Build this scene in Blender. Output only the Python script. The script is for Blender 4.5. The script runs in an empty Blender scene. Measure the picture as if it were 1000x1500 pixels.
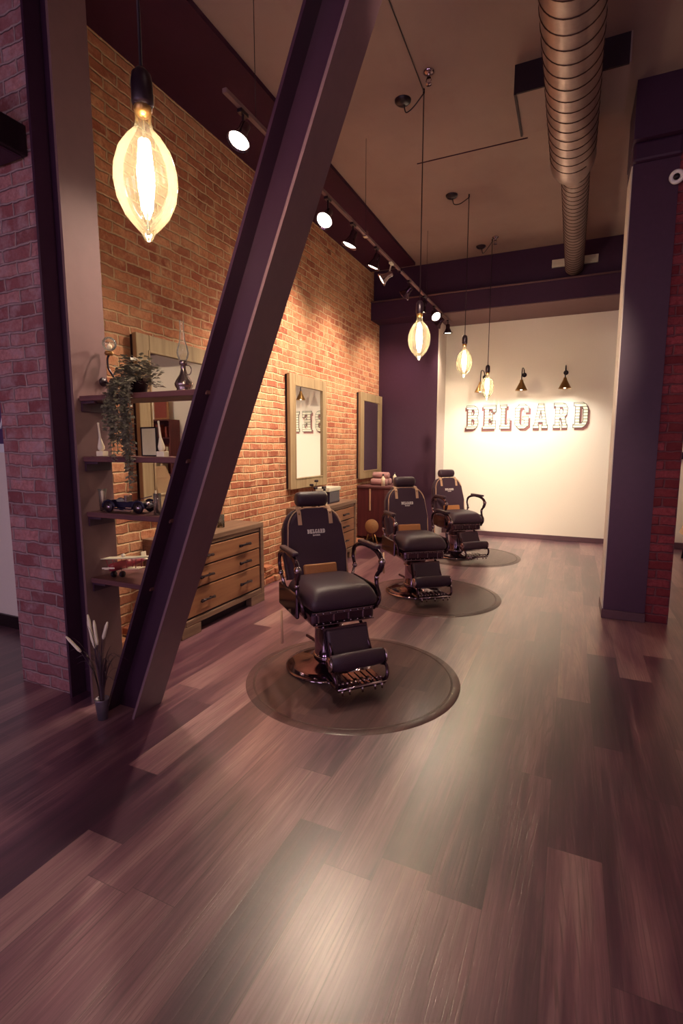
import bpy, bmesh, math, random
from mathutils import Vector, Matrix, Euler
random.seed(7)
PI = math.pi
S = bpy.context.scene
C = S.collection
R = math.radians

# ------------------------------------------------------------------ materials
def rgb(h):
    h = h.lstrip('#'); v = [int(h[i:i+2], 16)/255 for i in (0, 2, 4)]
    return tuple((c/12.92 if c <= .04045 else ((c+.055)/1.055)**2.4) for c in v) + (1,)
class NT:
    def __init__(s, name):
        s.m = bpy.data.materials.new(name); s.m.use_nodes = True
        s.t = s.m.node_tree; s.t.nodes.clear()
        s.out = s.n('ShaderNodeOutputMaterial')
    def n(s, typ, **kw):
        x = s.t.nodes.new(typ)
        for k, v in kw.items(): setattr(x, k, v)
        return x
    def l(s, a, b): s.t.links.new(a, b)
    def val(s, sock, v):
        if isinstance(v, bpy.types.NodeSocket): s.l(v, sock)
        else: sock.default_value = v
    def math(s, op, a, b=0.0, c=None):
        x = s.n('ShaderNodeMath', operation=op); s.val(x.inputs[0], a); s.val(x.inputs[1], b)
        if c is not None: s.val(x.inputs[2], c)
        return x.outputs[0]
    def mix(s, fac, a, b, mode='MIX'):
        x = s.n('ShaderNodeMix', data_type='RGBA', blend_type=mode)
        s.val(x.inputs[0], fac); s.val(x.inputs[6], a); s.val(x.inputs[7], b)
        return x.outputs[2]
    def ramp(s, fac, stops):
        x = s.n('ShaderNodeValToRGB'); s.l(fac, x.inputs[0]); e = x.color_ramp.elements
        while len(e) < len(stops): e.new(.5)
        for i, (p, c) in enumerate(stops): e[i].position = p; e[i].color = c
        return x.outputs[0]
    def noise(s, vec, scale, detail=3, rough=.55):
        x = s.n('ShaderNodeTexNoise'); s.val(x.inputs['Scale'], scale); x.inputs['Detail'].default_value = detail
        x.inputs['Roughness'].default_value = rough
        if vec is not None: s.l(vec, x.inputs['Vector'])
        return x.outputs[0]
    def coord(s, kind='Object'): return s.n('ShaderNodeTexCoord').outputs[kind]
    def mapping(s, vec, scale=(1, 1, 1), rot=(0, 0, 0)):
        x = s.n('ShaderNodeMapping'); x.inputs['Scale'].default_value = scale; x.inputs['Rotation'].default_value = rot
        s.l(vec, x.inputs[0]); return x.outputs[0]
    def bump(s, h, strength=.3, dist=.01):
        x = s.n('ShaderNodeBump'); s.val(x.inputs['Strength'], strength); x.inputs['Distance'].default_value = dist
        s.l(h, x.inputs['Height']); return x.outputs[0]
    def bsdf(s, col, rough=.5, metal=0., normal=None, spec=.5, coat=0., trans=0.):
        x = s.n('ShaderNodeBsdfPrincipled'); s.val(x.inputs['Base Color'], col); s.val(x.inputs['Roughness'], rough)
        x.inputs['Metallic'].default_value = metal; s.val(x.inputs['Specular IOR Level'], spec)
        x.inputs['Coat Weight'].default_value = coat; x.inputs['Coat Roughness'].default_value = .29; x.inputs['Transmission Weight'].default_value = trans
        if normal is not None: s.l(normal, x.inputs['Normal'])
        s.l(x.outputs[0], s.out.inputs[0]); return x
def plain(name, col, rough=.5, metal=0., bump=0., scale=40, vary=.12, coat=0., spec=.5):
    t = NT(name); c = col if len(col) == 4 else tuple(col)+(1,)
    n = t.noise(t.coord(), scale)
    dark = tuple(v*(1-vary*2) for v in c[:3])+(1,); lite = tuple(min(1, v*(1+vary)) for v in c[:3])+(1,)
    t.bsdf(t.mix(n, dark, lite), rough, metal, t.bump(n, bump, .004) if bump else None, spec, coat)
    return t.m
def emit(name, col, strength):
    t = NT(name); e = t.n('ShaderNodeEmission'); e.inputs[0].default_value = tuple(col)+(1,); e.inputs[1].default_value = strength
    t.l(e.outputs[0], t.out.inputs[0]); return t.m
def clear(name, col, diffuse=.06, gloss=.15, rough=.03, dcol=None):
    """thin see-through glass or plastic"""
    t = NT(name)
    tr = t.n('ShaderNodeBsdfTransparent'); tr.inputs[0].default_value = tuple(col)+(1,)
    gl = t.n('ShaderNodeBsdfGlossy'); gl.inputs['Roughness'].default_value = rough; gl.inputs[0].default_value = (1, 1, 1, 1)
    fr = t.n('ShaderNodeLayerWeight'); fr.inputs[0].default_value = gloss
    m = t.n('ShaderNodeMixShader'); t.l(fr.outputs['Fresnel'], m.inputs[0]); t.l(tr.outputs[0], m.inputs[1]); t.l(gl.outputs[0], m.inputs[2])
    if diffuse:
        d = t.n('ShaderNodeBsdfTranslucent'); d.inputs[0].default_value = tuple(dcol or col)+(1,)
        d2 = t.n('ShaderNodeBsdfDiffuse'); d2.inputs[0].default_value = tuple(dcol or col)+(1,)
        md = t.n('ShaderNodeMixShader'); t.l(d.outputs[0], md.inputs[1]); t.l(d2.outputs[0], md.inputs[2])
        m2 = t.n('ShaderNodeMixShader'); m2.inputs[0].default_value = diffuse
        t.l(m.outputs[0], m2.inputs[1]); t.l(md.outputs[0], m2.inputs[2]); m = m2
    t.l(m.outputs[0], t.out.inputs[0]); return t.m

def brick_mat(name, axis, ca, cb, mortar, wash, washcol, rough=.85):
    t = NT(name); o = t.coord()
    sx = t.n('ShaderNodeSeparateXYZ'); t.l(o, sx.inputs[0])
    cx = t.n('ShaderNodeCombineXYZ')
    wob = t.noise(o, 5, 2); wob2 = t.noise(t.mapping(o, (1.3, 1.1, 1.2)), 16, 2)
    w = t.math('MULTIPLY', t.math('SUBTRACT', wob, .5), .045)
    w2 = t.math('MULTIPLY', t.math('SUBTRACT', wob2, .5), .016)
    h = t.math('ADD', sx.outputs[axis], t.math('ADD', w, w2))
    v = t.math('ADD', sx.outputs[2], t.math('ADD', t.math('MULTIPLY', w, .55), w2))
    t.l(h, cx.inputs[0]); t.l(v, cx.inputs[1])
    b = t.n('ShaderNodeTexBrick'); t.l(cx.outputs[0], b.inputs['Vector'])
    b.inputs['Scale'].default_value = 1; b.inputs['Brick Width'].default_value = .225; b.inputs['Row Height'].default_value = .0745
    b.inputs['Mortar Size'].default_value = .010; b.inputs['Mortar Smooth'].default_value = .8; b.inputs['Bias'].default_value = 0
    b.inputs['Color1'].default_value = (0, 0, 0, 1); b.inputs['Color2'].default_value = (1, 1, 1, 1); b.inputs['Mortar'].default_value = (.5, .5, .5, 1)
    n1 = t.noise(o, 38, 5, .7); n2 = t.noise(o, 1.3, 3); n3 = t.noise(o, 9, 4, .65)
    rnd = t.n('ShaderNodeSeparateColor'); t.l(b.outputs['Color'], rnd.inputs[0])
    body = t.ramp(rnd.outputs[0], [(0, tuple(c*.72 for c in ca[:3])+(1,)), (.25, ca), (.75, cb), (1, tuple(min(1, c*1.2) for c in cb[:3])+(1,))])
    body = t.mix(t.ramp(n1, [(.35, (0, 0, 0, 1)), (.75, (.9, .9, .9, 1))]), body, tuple(c*.75 for c in ca[:3])+(1,))
    body = t.mix(t.math('MULTIPLY', t.ramp(n3, [(.48, (0, 0, 0, 1)), (.72, (1, 1, 1, 1))]), wash), body, washcol)
    body = t.mix(t.math('MULTIPLY', t.ramp(n2, [(.45, (0, 0, 0, 1)), (.7, (1, 1, 1, 1))]), wash*.5), body, washcol)
    mc = t.mix(t.noise(o, 25), mortar, tuple(c*.55 for c in mortar[:3])+(1,))
    col = t.mix(b.outputs['Fac'], body, mc)
    hgt = t.math('ADD', t.math('MULTIPLY', t.math('SUBTRACT', 1, b.outputs['Fac']), 1.0), t.math('ADD', t.math('MULTIPLY', n1, .5), t.math('MULTIPLY', n3, .6)))
    t.bsdf(col, rough, 0, t.bump(hgt, .9, .012), .25)
    return t.m

def floor_mat():
    t = NT('plank_floor'); o = t.coord(); s = t.n('ShaderNodeSeparateXYZ'); t.l(o, s.inputs[0])
    W, L = .178, 1.22
    u = t.math('DIVIDE', t.math('ADD', s.outputs[0], .54+40*W), W); row = t.math('FLOOR', u)
    wn = t.n('ShaderNodeTexWhiteNoise', noise_dimensions='1D'); t.l(row, wn.inputs['W'])
    v = t.math('ADD', t.math('DIVIDE', t.math('ADD', s.outputs[1], 30.), L), t.math('MULTIPLY', wn.outputs['Value'], 1.0)); pk = t.math('FLOOR', v)
    cid = t.n('ShaderNodeCombineXYZ'); t.l(row, cid.inputs[0]); t.l(pk, cid.inputs[1])
    w2 = t.n('ShaderNodeTexWhiteNoise', noise_dimensions='2D'); t.l(cid.outputs[0], w2.inputs['Vector'])
    rnd = w2.outputs['Value']
    # per plank shifted coordinates for grain
    sh = t.n('ShaderNodeCombineXYZ'); t.l(t.math('MULTIPLY', rnd, 37.), sh.inputs[2])
    add = t.n('ShaderNodeVectorMath', operation='ADD'); t.l(o, add.inputs[0]); t.l(sh.outputs[0], add.inputs[1])
    g1 = t.noise(t.mapping(add.outputs[0], (38, 2.2, 1)), 1, 5, .65)
    g2 = t.noise(t.mapping(add.outputs[0], (110, 4, 1)), 1, 3, .6)
    g3 = t.noise(t.mapping(add.outputs[0], (7, 1.1, 1)), 1, 2, .5)
    wv = t.n('ShaderNodeTexWave', wave_type='RINGS', rings_direction='Z'); t.l(t.mapping(add.outputs[0], (9, .55, 1)), wv.inputs['Vector'])
    wv.inputs['Scale'].default_value = 2.6; wv.inputs['Distortion'].default_value = 5; wv.inputs['Detail'].default_value = 2; wv.inputs['Detail Scale'].default_value = 1.5
    f = t.math('ADD', t.math('MULTIPLY', rnd, .50), t.math('MULTIPLY', g3, .78))
    f = t.math('ADD', f, t.math('MULTIPLY', t.math('SUBTRACT', g1, .5), .75))
    f = t.math('ADD', f, -.13)
    col = t.ramp(f, [(.12, rgb('#3a1a32')), (.38, rgb('#5c3348')), (.62, rgb('#8a5d68')), (.9, rgb('#b08b8a'))])
    col = t.mix(t.math('MULTIPLY', t.ramp(g2, [(.5, (0, 0, 0, 1)), (.72, (1, 1, 1, 1))]), .4), col, rgb('#351c28'))
    ringf = t.math('MULTIPLY', t.ramp(wv.outputs['Fac'], [(.78, (0, 0, 0, 1)), (.97, (1, 1, 1, 1))]), t.math('MULTIPLY', t.ramp(g1, [(.45, (0, 0, 0, 1)), (.62, (1, 1, 1, 1))]), .45))
    col = t.mix(ringf, col, rgb('#3f2228'))
    fu = t.math('FRACT', u); fv = t.math('FRACT', v)
    e1 = t.math('MINIMUM', fu, t.math('SUBTRACT', 1, fu)); e2 = t.math('MULTIPLY', t.math('MINIMUM', fv, t.math('SUBTRACT', 1, fv)), L/W)
    seam = t.math('LESS_THAN', t.math('MINIMUM', e1, e2), .008)
    col = t.mix(t.math('MULTIPLY', seam, .45), col, rgb('#241019'))
    rough = t.math('ADD', .25, t.math('ADD', t.math('MULTIPLY', g1, .12), t.math('MULTIPLY', g2, .08)))
    hgt = t.math('SUBTRACT', t.math('MULTIPLY', g2, .35), t.math('ADD', seam, t.math('MULTIPLY', ringf, .8)))
    t.bsdf(col, rough, 0, t.bump(hgt, .22, .004), 1.0, .7)
    return t.m

def wood_mat(name, a, b, axis=1, rough=.55):
    t = NT(name); o = t.coord(); sc = [14, 14, 14]; sc[axis] = 1.2
    n = t.noise(t.mapping(o, tuple(sc)), 1.6, 5, .65); n2 = t.noise(t.mapping(o, tuple(v*4 for v in sc)), 1.6, 3)
    c = t.mix(t.ramp(n, [(.3, (0, 0, 0, 1)), (.7, (1, 1, 1, 1))]), a, b)
    c = t.mix(t.math('MULTIPLY', n2, .35), c, tuple(v*.4 for v in a[:3])+(1,))
    t.bsdf(c, rough, 0, t.bump(n2, .25, .003), .4); return t.m

M = {}
M['floor'] = floor_mat()
M['brick'] = brick_mat('red_brick', 1, rgb('#a8604a'), rgb('#c58562'), rgb('#e8c6a0'), .75, rgb('#dcab86'))
M['brick_pillar'] = brick_mat('washed_brick', 0, rgb('#8f5258'), rgb('#b07c7e'), rgb('#b89a9e'), .8, rgb('#b0929a'))
M['brick_red'] = brick_mat('dark_brick', 0, rgb('#7a2c34'), rgb('#93414a'), rgb('#85505a'), .2, rgb('#96565a'))
M['white_wall'] = plain('cream_wall', rgb('#efe6d8'), .7, 0, .05, 60, .02)
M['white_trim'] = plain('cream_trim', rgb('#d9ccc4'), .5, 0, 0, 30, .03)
M['purple'] = plain('aubergine_paint', rgb('#452640'), .5, 0, .06, 25, .08, spec=.4)
M['purple_dark'] = plain('dark_aubergine_paint', rgb('#3a1c38'), .55, 0, .06, 25, .08, spec=.35)
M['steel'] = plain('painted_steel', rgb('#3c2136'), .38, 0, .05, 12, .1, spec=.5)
M['brace_face'] = plain('brace_face_taupe', rgb('#7c5d66'), .5, 0, .05, 18, .06, spec=.3)
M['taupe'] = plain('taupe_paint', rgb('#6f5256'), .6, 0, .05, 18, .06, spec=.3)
t = NT('ceiling_paint'); o = t.coord(); n = t.noise(o, .9, 4, .6); n2 = t.noise(t.mapping(o, (3, 1.2, 1)), 2.2, 5, .7)
c = t.mix(n, rgb('#7f6666'), rgb('#a38c86')); c = t.mix(t.math('MULTIPLY', t.ramp(n2, [(.55, (0, 0, 0, 1)), (.8, (1, 1, 1, 1))]), .4), c, rgb('#86696c'))
t.bsdf(c, .75, 0, t.bump(n2, .25, .01), .2); M['ceiling'] = t.m
M['plum_strip'] = plain('dark_plum', rgb('#3f1a30'), .7, 0, .04, 12, .08, spec=.2)
t = NT('galvanised_duct'); o = t.coord(); n = t.noise(t.mapping(o, (6, 6, 6)), 2, 5, .7)
t.bsdf(t.mix(n, rgb('#7d6463'), rgb('#ab9490')), t.math('ADD', .34, t.math('MULTIPLY', n, .18)), .75, t.bump(n, .1, .004)); M['duct'] = t.m
M['duct_seam'] = plain('duct_seam', rgb('#4a332e'), .4, .8)
M['white_metal'] = plain('white_metal', rgb('#d8d2c0'), .4, 0, 0, 30, .03)
M['black_metal'] = plain('black_metal', rgb('#24121f'), .35, .4, 0, 40, .1)
M['black_gloss'] = plain('black_gloss', rgb('#5c4452'), .1, .9, 0, 20, .05)
M['smoked_chrome'] = plain('smoked_chrome', rgb('#8f7b8c'), .07, 1, 0, 20, .03)
M['chrome'] = plain('chrome', rgb('#b7a6b0'), .07, 1, 0, 20, .03)
M['leather'] = plain('dark_leather', rgb('#3f2a38'), .42, 0, .35, 160, .12, spec=.5)
M['cape'] = plain('dark_cloth', rgb('#46303f'), .7, 0, .3, 220, .1, spec=.3)
M['tan'] = plain('tan_leather', rgb('#b77a4c'), .5, 0, .2, 120, .12)
M['piping'] = plain('pale_piping', rgb('#d0a98a'), .45, 0, 0, 60, .05)
M['logo'] = plain('logo_white', rgb('#efe6e0'), .5, 0, 0, 40, .02)
M['mat'] = clear('chair_mat_plastic', (.70, .60, .60), .28, .22, .25, (.42, .29, .28))
M['wood'] = wood_mat('dresser_wood', rgb('#8a563e'), rgb('#b07c58'))
M['wood_grey'] = wood_mat('dresser_frame_wood', rgb('#6f5044'), rgb('#9a7a64'))
M['frame_wood'] = wood_mat('mirror_frame_wood', rgb('#8f7658'), rgb('#b79f7c'), 2)
M['shelf_wood'] = wood_mat('shelf_wood', rgb('#563038'), rgb('#7a4c4c'), 0)
M['red_wood'] = wood_mat('red_brown_wood', rgb('#4e1c26'), rgb('#6d2f34'), 2)
M['dark_void'] = plain('dark_recess', rgb('#27101f'), .8)
t = NT('mirror_glass'); t.bsdf(t.mix(t.noise(t.coord(), 2), (.9, .9, .88, 1), (.93, .93, .9, 1)), .015, 1); M['mirror'] = t.m
M['base'] = plain('dark_baseboard', rgb('#593842'), .45, 0, 0, 20, .08)
M['glass'] = clear('clear_glass', (.97, .96, .94), .05, .3, .03, (.9, .85, .8))
M['window_glass'] = clear('window_glass', (.97, .98, 1), 0, .1, .02)
M['bulb_glass'] = clear('amber_bulb_glass', (1, .96, .88), .022, .3, .03, (1, .86, .62))
M['filament'] = emit('glowing_filament', (1, .80, .54), 215)
M['lamp_face'] = emit('lit_lamp_face', (1, .88, .70), 14)
M['brass'] = plain('aged_brass', rgb('#a8804e'), .3, .9)
M['pewter'] = plain('pewter', rgb('#8f7d7c'), .25, .9)
M['leaf'] = plain('dusty_green_leaf', rgb('#86806f'), .55, 0, 0, 8, .35)
M['blade'] = plain('dark_grass_blade', rgb('#4a3340'), .55, 0, 0, 8, .2)
M['cream'] = plain('cream_paint', rgb('#f4e8cc'), .5, 0, 0, 40, .04)
M['galv'] = plain('galvanised_pot', rgb('#8d8494'), .35, .7)
M['red_toy'] = plain('red_enamel', rgb('#8c2a3c'), .3)
M['navy'] = plain('dark_model_paint', rgb('#2b2440'), .2, .3)
M['towel'] = plain('pinkish_towel', rgb('#b98a8a'), .9, 0, .5, 150, .1)
M['straw'] = plain('straw_disc', rgb('#a5754c'), .6, 0, .3, 60, .2)
M['beige_cloth'] = plain('beige_cloth', rgb('#c2a283'), .8, 0, .3, 50, .08)
M['banner'] = plain('purple_banner', rgb('#4a2b66'), .5, 0, 0, 10, .04)
M['banner_white'] = plain('white_print', rgb('#eef4f4'), .5, 0, 0, 10, .02)
M['rose'] = plain('rose_shadow_paint', rgb('#84504e'), .5, 0, 0, 30, .08)
M['grey_line'] = plain('grey_outline', rgb('#575248'), .5, 0, 0, 30, .05)
t = NT('striped_letter_face'); o = t.coord(); s_ = t.n('ShaderNodeSeparateXYZ'); t.l(o, s_.inputs[0])
k = t.math('GREATER_THAN', t.math('FRACT', t.math('MULTIPLY', s_.outputs[2], 22.)), .68)
t.bsdf(t.mix(k, rgb('#f1eddb'), rgb('#96977f')), .5); M['letter'] = t.m
M['camera_white'] = plain('white_plastic', rgb('#e8e2e0'), .35, 0, 0, 30, .02)
M['book_a'] = plain('red_book', rgb('#8e4038'), .6); M['book_b'] = plain('cream_book', rgb('#d8c4a4'), .6); M['book_c'] = plain('brown_book', rgb('#6a3d34'), .6)

# ------------------------------------------------------------------ mesh builder
class B:
    def __init__(s): s.bm = bmesh.new(); s.sm = False
    def box(s, x0, x1, y0, y1, z0, z1, bev=0, mat=None, seg=2):
        vs = [s.bm.verts.new((x, y, z)) for x in (x0, x1) for y in (y0, y1) for z in (z0, z1)]
        q = [(0, 1, 3, 2), (4, 6, 7, 5), (0, 4, 5, 1), (2, 3, 7, 6), (0, 2, 6, 4), (1, 5, 7, 3)]
        fs = [s.bm.faces.new([vs[i] for i in f]) for f in q]
        if bev:
            es = list({e for f in fs for e in f.edges})
            r = bmesh.ops.bevel(s.bm, geom=es, offset=bev, segments=seg, affect='EDGES', profile=.5)
            vs = list({v for f in r['faces'] for v in f.verts} | {v for v in vs if v.is_valid})
        if mat is not None:
            for v in vs:
                if v.is_valid: v.co = mat @ v.co
        return s
    def tube(s, pts, r, seg=10, closed=False, cap=True):
        pts = [Vector(p) for p in pts]; n = len(pts)
        rs = r if isinstance(r, (list, tuple)) else [r]*n
        rings = []; prev = None
        for i, p in enumerate(pts):
            a = pts[(i-1) % n] if (closed or i > 0) else p; b = pts[(i+1) % n] if (closed or i < n-1) else p
            d = (b-a).normalized() if (b-a).length > 1e-9 else Vector((0, 0, 1))
            if prev is None:
                u = d.orthogonal().normalized()
            else:
                u = prev - d*prev.dot(d)
                u = u.normalized() if u.length > 1e-6 else d.orthogonal().normalized()
            prev = u; w = d.cross(u)
            rings.append([s.bm.verts.new(p+(u*math.cos(2*PI*k/seg)+w*math.sin(2*PI*k/seg))*rs[i]) for k in range(seg)])
        m = n if closed else n-1
        for i in range(m):
            A, Q = rings[i], rings[(i+1) % n]
            for k in range(seg):
                f = s.bm.faces.new((A[k], A[(k+1) % seg], Q[(k+1) % seg], Q[k])); f.smooth = True
        if cap and not closed:
            s.bm.faces.new(list(reversed(rings[0]))); s.bm.faces.new(rings[-1])
        return s
    def lathe(s, prof, o=(0, 0, 0), d=(0, 0, 1), seg=28, sx=1, sy=1):
        """prof: (radius, height) list, around axis d from o"""
        o = Vector(o); d = Vector(d).normalized(); q = d.to_track_quat('Z', 'Y')
        rings = []
        for r, h in prof:
            if r < 1e-5: rings.append([s.bm.verts.new(o+q @ Vector((0, 0, h)))])
            else: rings.append([s.bm.verts.new(o+q @ Vector((r*sx*math.cos(2*PI*k/seg), r*sy*math.sin(2*PI*k/seg), h))) for k in range(seg)])
        for A, Q in zip(rings, rings[1:]):
            for k in range(seg):
                k2 = (k+1) % seg
                if len(A) == 1 and len(Q) == 1: continue
                if len(A) == 1: f = s.bm.faces.new((A[0], Q[k2], Q[k]))
                elif len(Q) == 1: f = s.bm.faces.new((A[k], A[k2], Q[0]))
                else: f = s.bm.faces.new((A[k], A[k2], Q[k2], Q[k]))
                f.smooth = True
        return s
    def ball(s, c, r, seg=14, sc=(1, 1, 1)):
        prof = [(r*math.sin(PI*i/8)*1.0, -r*math.cos(PI*i/8)*sc[2]) for i in range(9)]
        return s.lathe(prof, c, (0, 0, 1), seg, sc[0], sc[1])
    def prism(s, pts, f, t):
        """pts: 2D outline; f(x,y,k) -> 3D, k=0/1 the two sides"""
        a = [s.bm.verts.new(f(x, y, 0)) for x, y in pts]; b = [s.bm.verts.new(f(x, y, 1)) for x, y in pts]
        s.bm.faces.new(list(reversed(a))); s.bm.faces.new(b); n = len(pts)
        for i in range(n): s.bm.faces.new((a[i], a[(i+1) % n], b[(i+1) % n], b[i]))
        return s
    def mesh(s, name, mats):
        bmesh.ops.recalc_face_normals(s.bm, faces=s.bm.faces)
        me = bpy.data.meshes.new(name); s.bm.to_mesh(me); s.bm.free()
        for m in (mats if isinstance(mats, (list, tuple)) else [mats]): me.materials.append(m)
        return me
    def obj(s, name, mat, parent=None, loc=None, rot=None, smooth=False, sub=0):
        me = s.mesh(name, mat); o = bpy.data.objects.new(name, me); C.objects.link(o)
        if parent: o.parent = parent
        if loc: o.location = loc
        if rot: o.rotation_euler = rot
        if smooth:
            for p in me.polygons: p.use_smooth = True
        if sub:
            m = o.modifiers.new('sub', 'SUBSURF'); m.levels = sub; m.render_levels = sub
        return o
def split_obj(b, name, mat, parent):
    """every loose piece becomes an object of its own"""
    me = b.mesh(name, mat); adj = [[] for _ in me.vertices]
    for e in me.edges: adj[e.vertices[0]].append(e.vertices[1]); adj[e.vertices[1]].append(e.vertices[0])
    seen = [-1]*len(adj); k = 0; out = []
    for i in range(len(adj)):
        if seen[i] < 0:
            st = [i]; seen[i] = k
            while st:
                v = st.pop()
                for w in adj[v]:
                    if seen[w] < 0: seen[w] = k; st.append(w)
            k += 1
    for c in range(k):
        idx = [i for i in range(len(adj)) if seen[i] == c]; mp = {v: j for j, v in enumerate(idx)}
        fs = [p for p in me.polygons if p.vertices[0] in mp]
        m2 = bpy.data.meshes.new(name); m2.from_pydata([me.vertices[i].co for i in idx], [], [[mp[v] for v in p.vertices] for p in fs])
        for p, q in zip(m2.polygons, fs): p.use_smooth = q.use_smooth
        m2.materials.append(mat); o = bpy.data.objects.new(name, m2); C.objects.link(o); o.parent = parent; out.append(o)
    bpy.data.meshes.remove(me); return out
def tag(o, label=None, cat=None, group=None, kind=None):
    if label: o['label'] = label
    if cat: o['category'] = cat
    if group: o['group'] = group
    if kind: o['kind'] = kind
    return o
def thing(name, label, cat, loc=(0, 0, 0), rz=0, group=None, scale=1):
    o = bpy.data.objects.new(name, None); C.objects.link(o); o.empty_display_size = .05
    o.location = loc; o.rotation_euler = (0, 0, rz); o.scale = (scale,)*3
    return tag(o, label, cat, group)
def struct(o, label=None, cat='structure'):
    tag(o, label, cat, kind='structure'); return o
def dup(root, loc=None, rz=None, label=None, group=None):
    def cp(o, par):
        c = o.copy(); C.objects.link(c); c.parent = par
        for ch in [x for x in bpy.data.objects if x.parent == o]: cp(ch, c)
        return c
    kids = [x for x in bpy.data.objects if x.parent == root]
    r = root.copy(); C.objects.link(r)
    for ch in kids:
        c = ch.copy(); C.objects.link(c); c.parent = r
        for g in [x for x in bpy.data.objects if x.parent == ch]:
            e = g.copy(); C.objects.link(e); e.parent = c
    if loc is not None: r.location = loc
    if rz is not None: r.rotation_euler = (0, 0, rz)
    if label: r['label'] = label
    if group: r['group'] = group
    return r
def bez(p, n=12):
    """Catmull-Rom through points"""
    p = [Vector(q) for q in p]; out = []
    q = [2*p[0]-p[1]]+p+[2*p[-1]-p[-2]]
    for i in range(1, len(q)-2):
        for k in range(n):
            t = k/n; a, b, c, d = q[i-1], q[i], q[i+1], q[i+2]
            out.append(.5*((2*b)+(-a+c)*t+(2*a-5*b+4*c-d)*t*t+(-a+3*b-3*c+d)*t**3))
    out.append(p[-1]); return out

CZ = 4.15     # ceiling height
# ------------------------------------------------------------------ the room
struct(B().box(-5.3, 4.3, -3.6, 8.7, -.12, 0).obj('floor', M['floor']), 'wide plank floor in mixed dark and pale brown', 'floor')
struct(B().box(-5.3, 4.3, -3.6, 8.7, CZ, CZ+.15).obj('ceiling', M['ceiling']), 'mottled taupe painted ceiling', 'ceiling')
struct(B().box(-3.1, -2.25, 2.0, 7.6, 4.11, CZ).obj('trim_1', M['plum_strip']), 'dark plum ceiling strip above the brick wall', 'plum_strip')  # strip darker than the rest of the ceiling
struct(B().box(-5.3, -2.25, -3.6, 2.0, 4.08, CZ).obj('trim_2', M['plum_strip']), 'dark plum ceiling band near the left pillar', 'ceiling band')  # band in the same darker plum
struct(B().box(-3.10, -2.95, 2.10, 8.0, 0, CZ).obj('wall_left', M['brick']), 'long warm red brick wall behind the mirrors', 'wall')
# rough brick footing ledge, stacked course by course
b = B()
for i, (y0, y1, z, d) in enumerate([(2.45, 7.9, .07, .10), (2.6, 6.6, .14, .055), (4.0, 4.55, .2, .08), (6.3, 6.9, .2, .07)]):
    y = y0
    while y < y1-.05:
        w = .2+random.uniform(-.03, .03)
        b.box(-2.96, -2.95+d+random.uniform(-.02, .02), y, min(y+w-.012, y1), max(0, z-.07), z-.008, .006)
        y += w
struct(b.obj('trim_3', M['brick']), 'uneven brick footing ledge along the wall base', 'footing')
struct(B().box(-2.0, 4.3, 8.5, 8.7, 0, CZ).obj('wall_back', M['white_wall']), 'bright cream end wall carrying the letter sign', 'wall')
b = B(); b.box(-3.15, -1.975, 8.0, 8.7, 0, CZ)
struct(b.obj('wall_end', M['purple']), 'dark aubergine painted wall return at the end of the brick wall', 'wall')
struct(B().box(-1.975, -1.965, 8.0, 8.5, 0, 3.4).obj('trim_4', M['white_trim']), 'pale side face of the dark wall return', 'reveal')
b = B(); b.box(-1.965, .55, 8.482, 8.5, 0, .075, .003)
struct(b.obj('baseboard_back', M['base']), 'dark baseboard under the cream end wall', 'baseboard')
struct(B().box(.55, 4.1, 8.482, 8.5, 0, .09, .003).obj('baseboard_right', M['base']), 'dark baseboard seen past the brick column', 'baseboard')
# header over the recess
b = B(); b.box(-3.15, 4.1, 7.62, 8.5, 3.40, 3.67); b.box(-3.15, 4.1, 7.74, 8.5, 3.67, CZ)
struct(b.obj('trim_5', M['purple_dark']), 'deep aubergine header beam across the room', 'header beam')
b = B(); b.tube([(-2.94, 7.606, 3.665), (.6, 7.606, 3.665)], .012, 10)
tag(b.obj('conduit_pipe', M['taupe']), 'thin pale conduit running along the ledge of the header beam', 'pipe')
struct(B().box(-1.96, .5, 7.64, 8.495, 3.392, 3.402).obj('trim_6', M['taupe']), 'taupe soffit under the header beam', 'soffit')
# white corner strip at the left side of right column
# right column
b = B(); b.box(.312, .62, 4.74, 5.12, 0, CZ)
rc = struct(b.obj('trim_7', M['purple']), 'square aubergine column right of the walkway', 'column')
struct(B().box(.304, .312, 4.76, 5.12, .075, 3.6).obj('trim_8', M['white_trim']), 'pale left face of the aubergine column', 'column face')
b = B(); b.box(.299, .625, 4.725, 5.13, 0, .075, .004)
struct(b.obj('baseboard_column', M['base']), 'dark baseboard around the aubergine column', 'baseboard')
struct(B().box(.62, .79, 4.76, 5.08, 0, CZ).obj('wall_right_pillar', M['brick_red']), 'deep red brick edge of the right column', 'brick pillar')
b = B(); b.box(.30, .64, 4.66, 5.2, 3.74, CZ); b.box(.305, .63, 4.70, 5.18, 3.60, 3.74, .02)
struct(b.obj('trim_9', M['purple_dark']), 'dark boxed beam end resting on the aubergine column', 'beam end')
struct(B().box(.64, 1.6, 4.77, 5.1, 3.45, CZ).obj('wall_right_lintel', M['brick']), 'warm brick lintel right of the dark beam end', 'lintel')
struct(B().box(4.1, 4.3, -3.6, 8.7, 0, CZ).obj('wall_right', M['white_wall']), 'cream side wall of the shop', 'wall')
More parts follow.
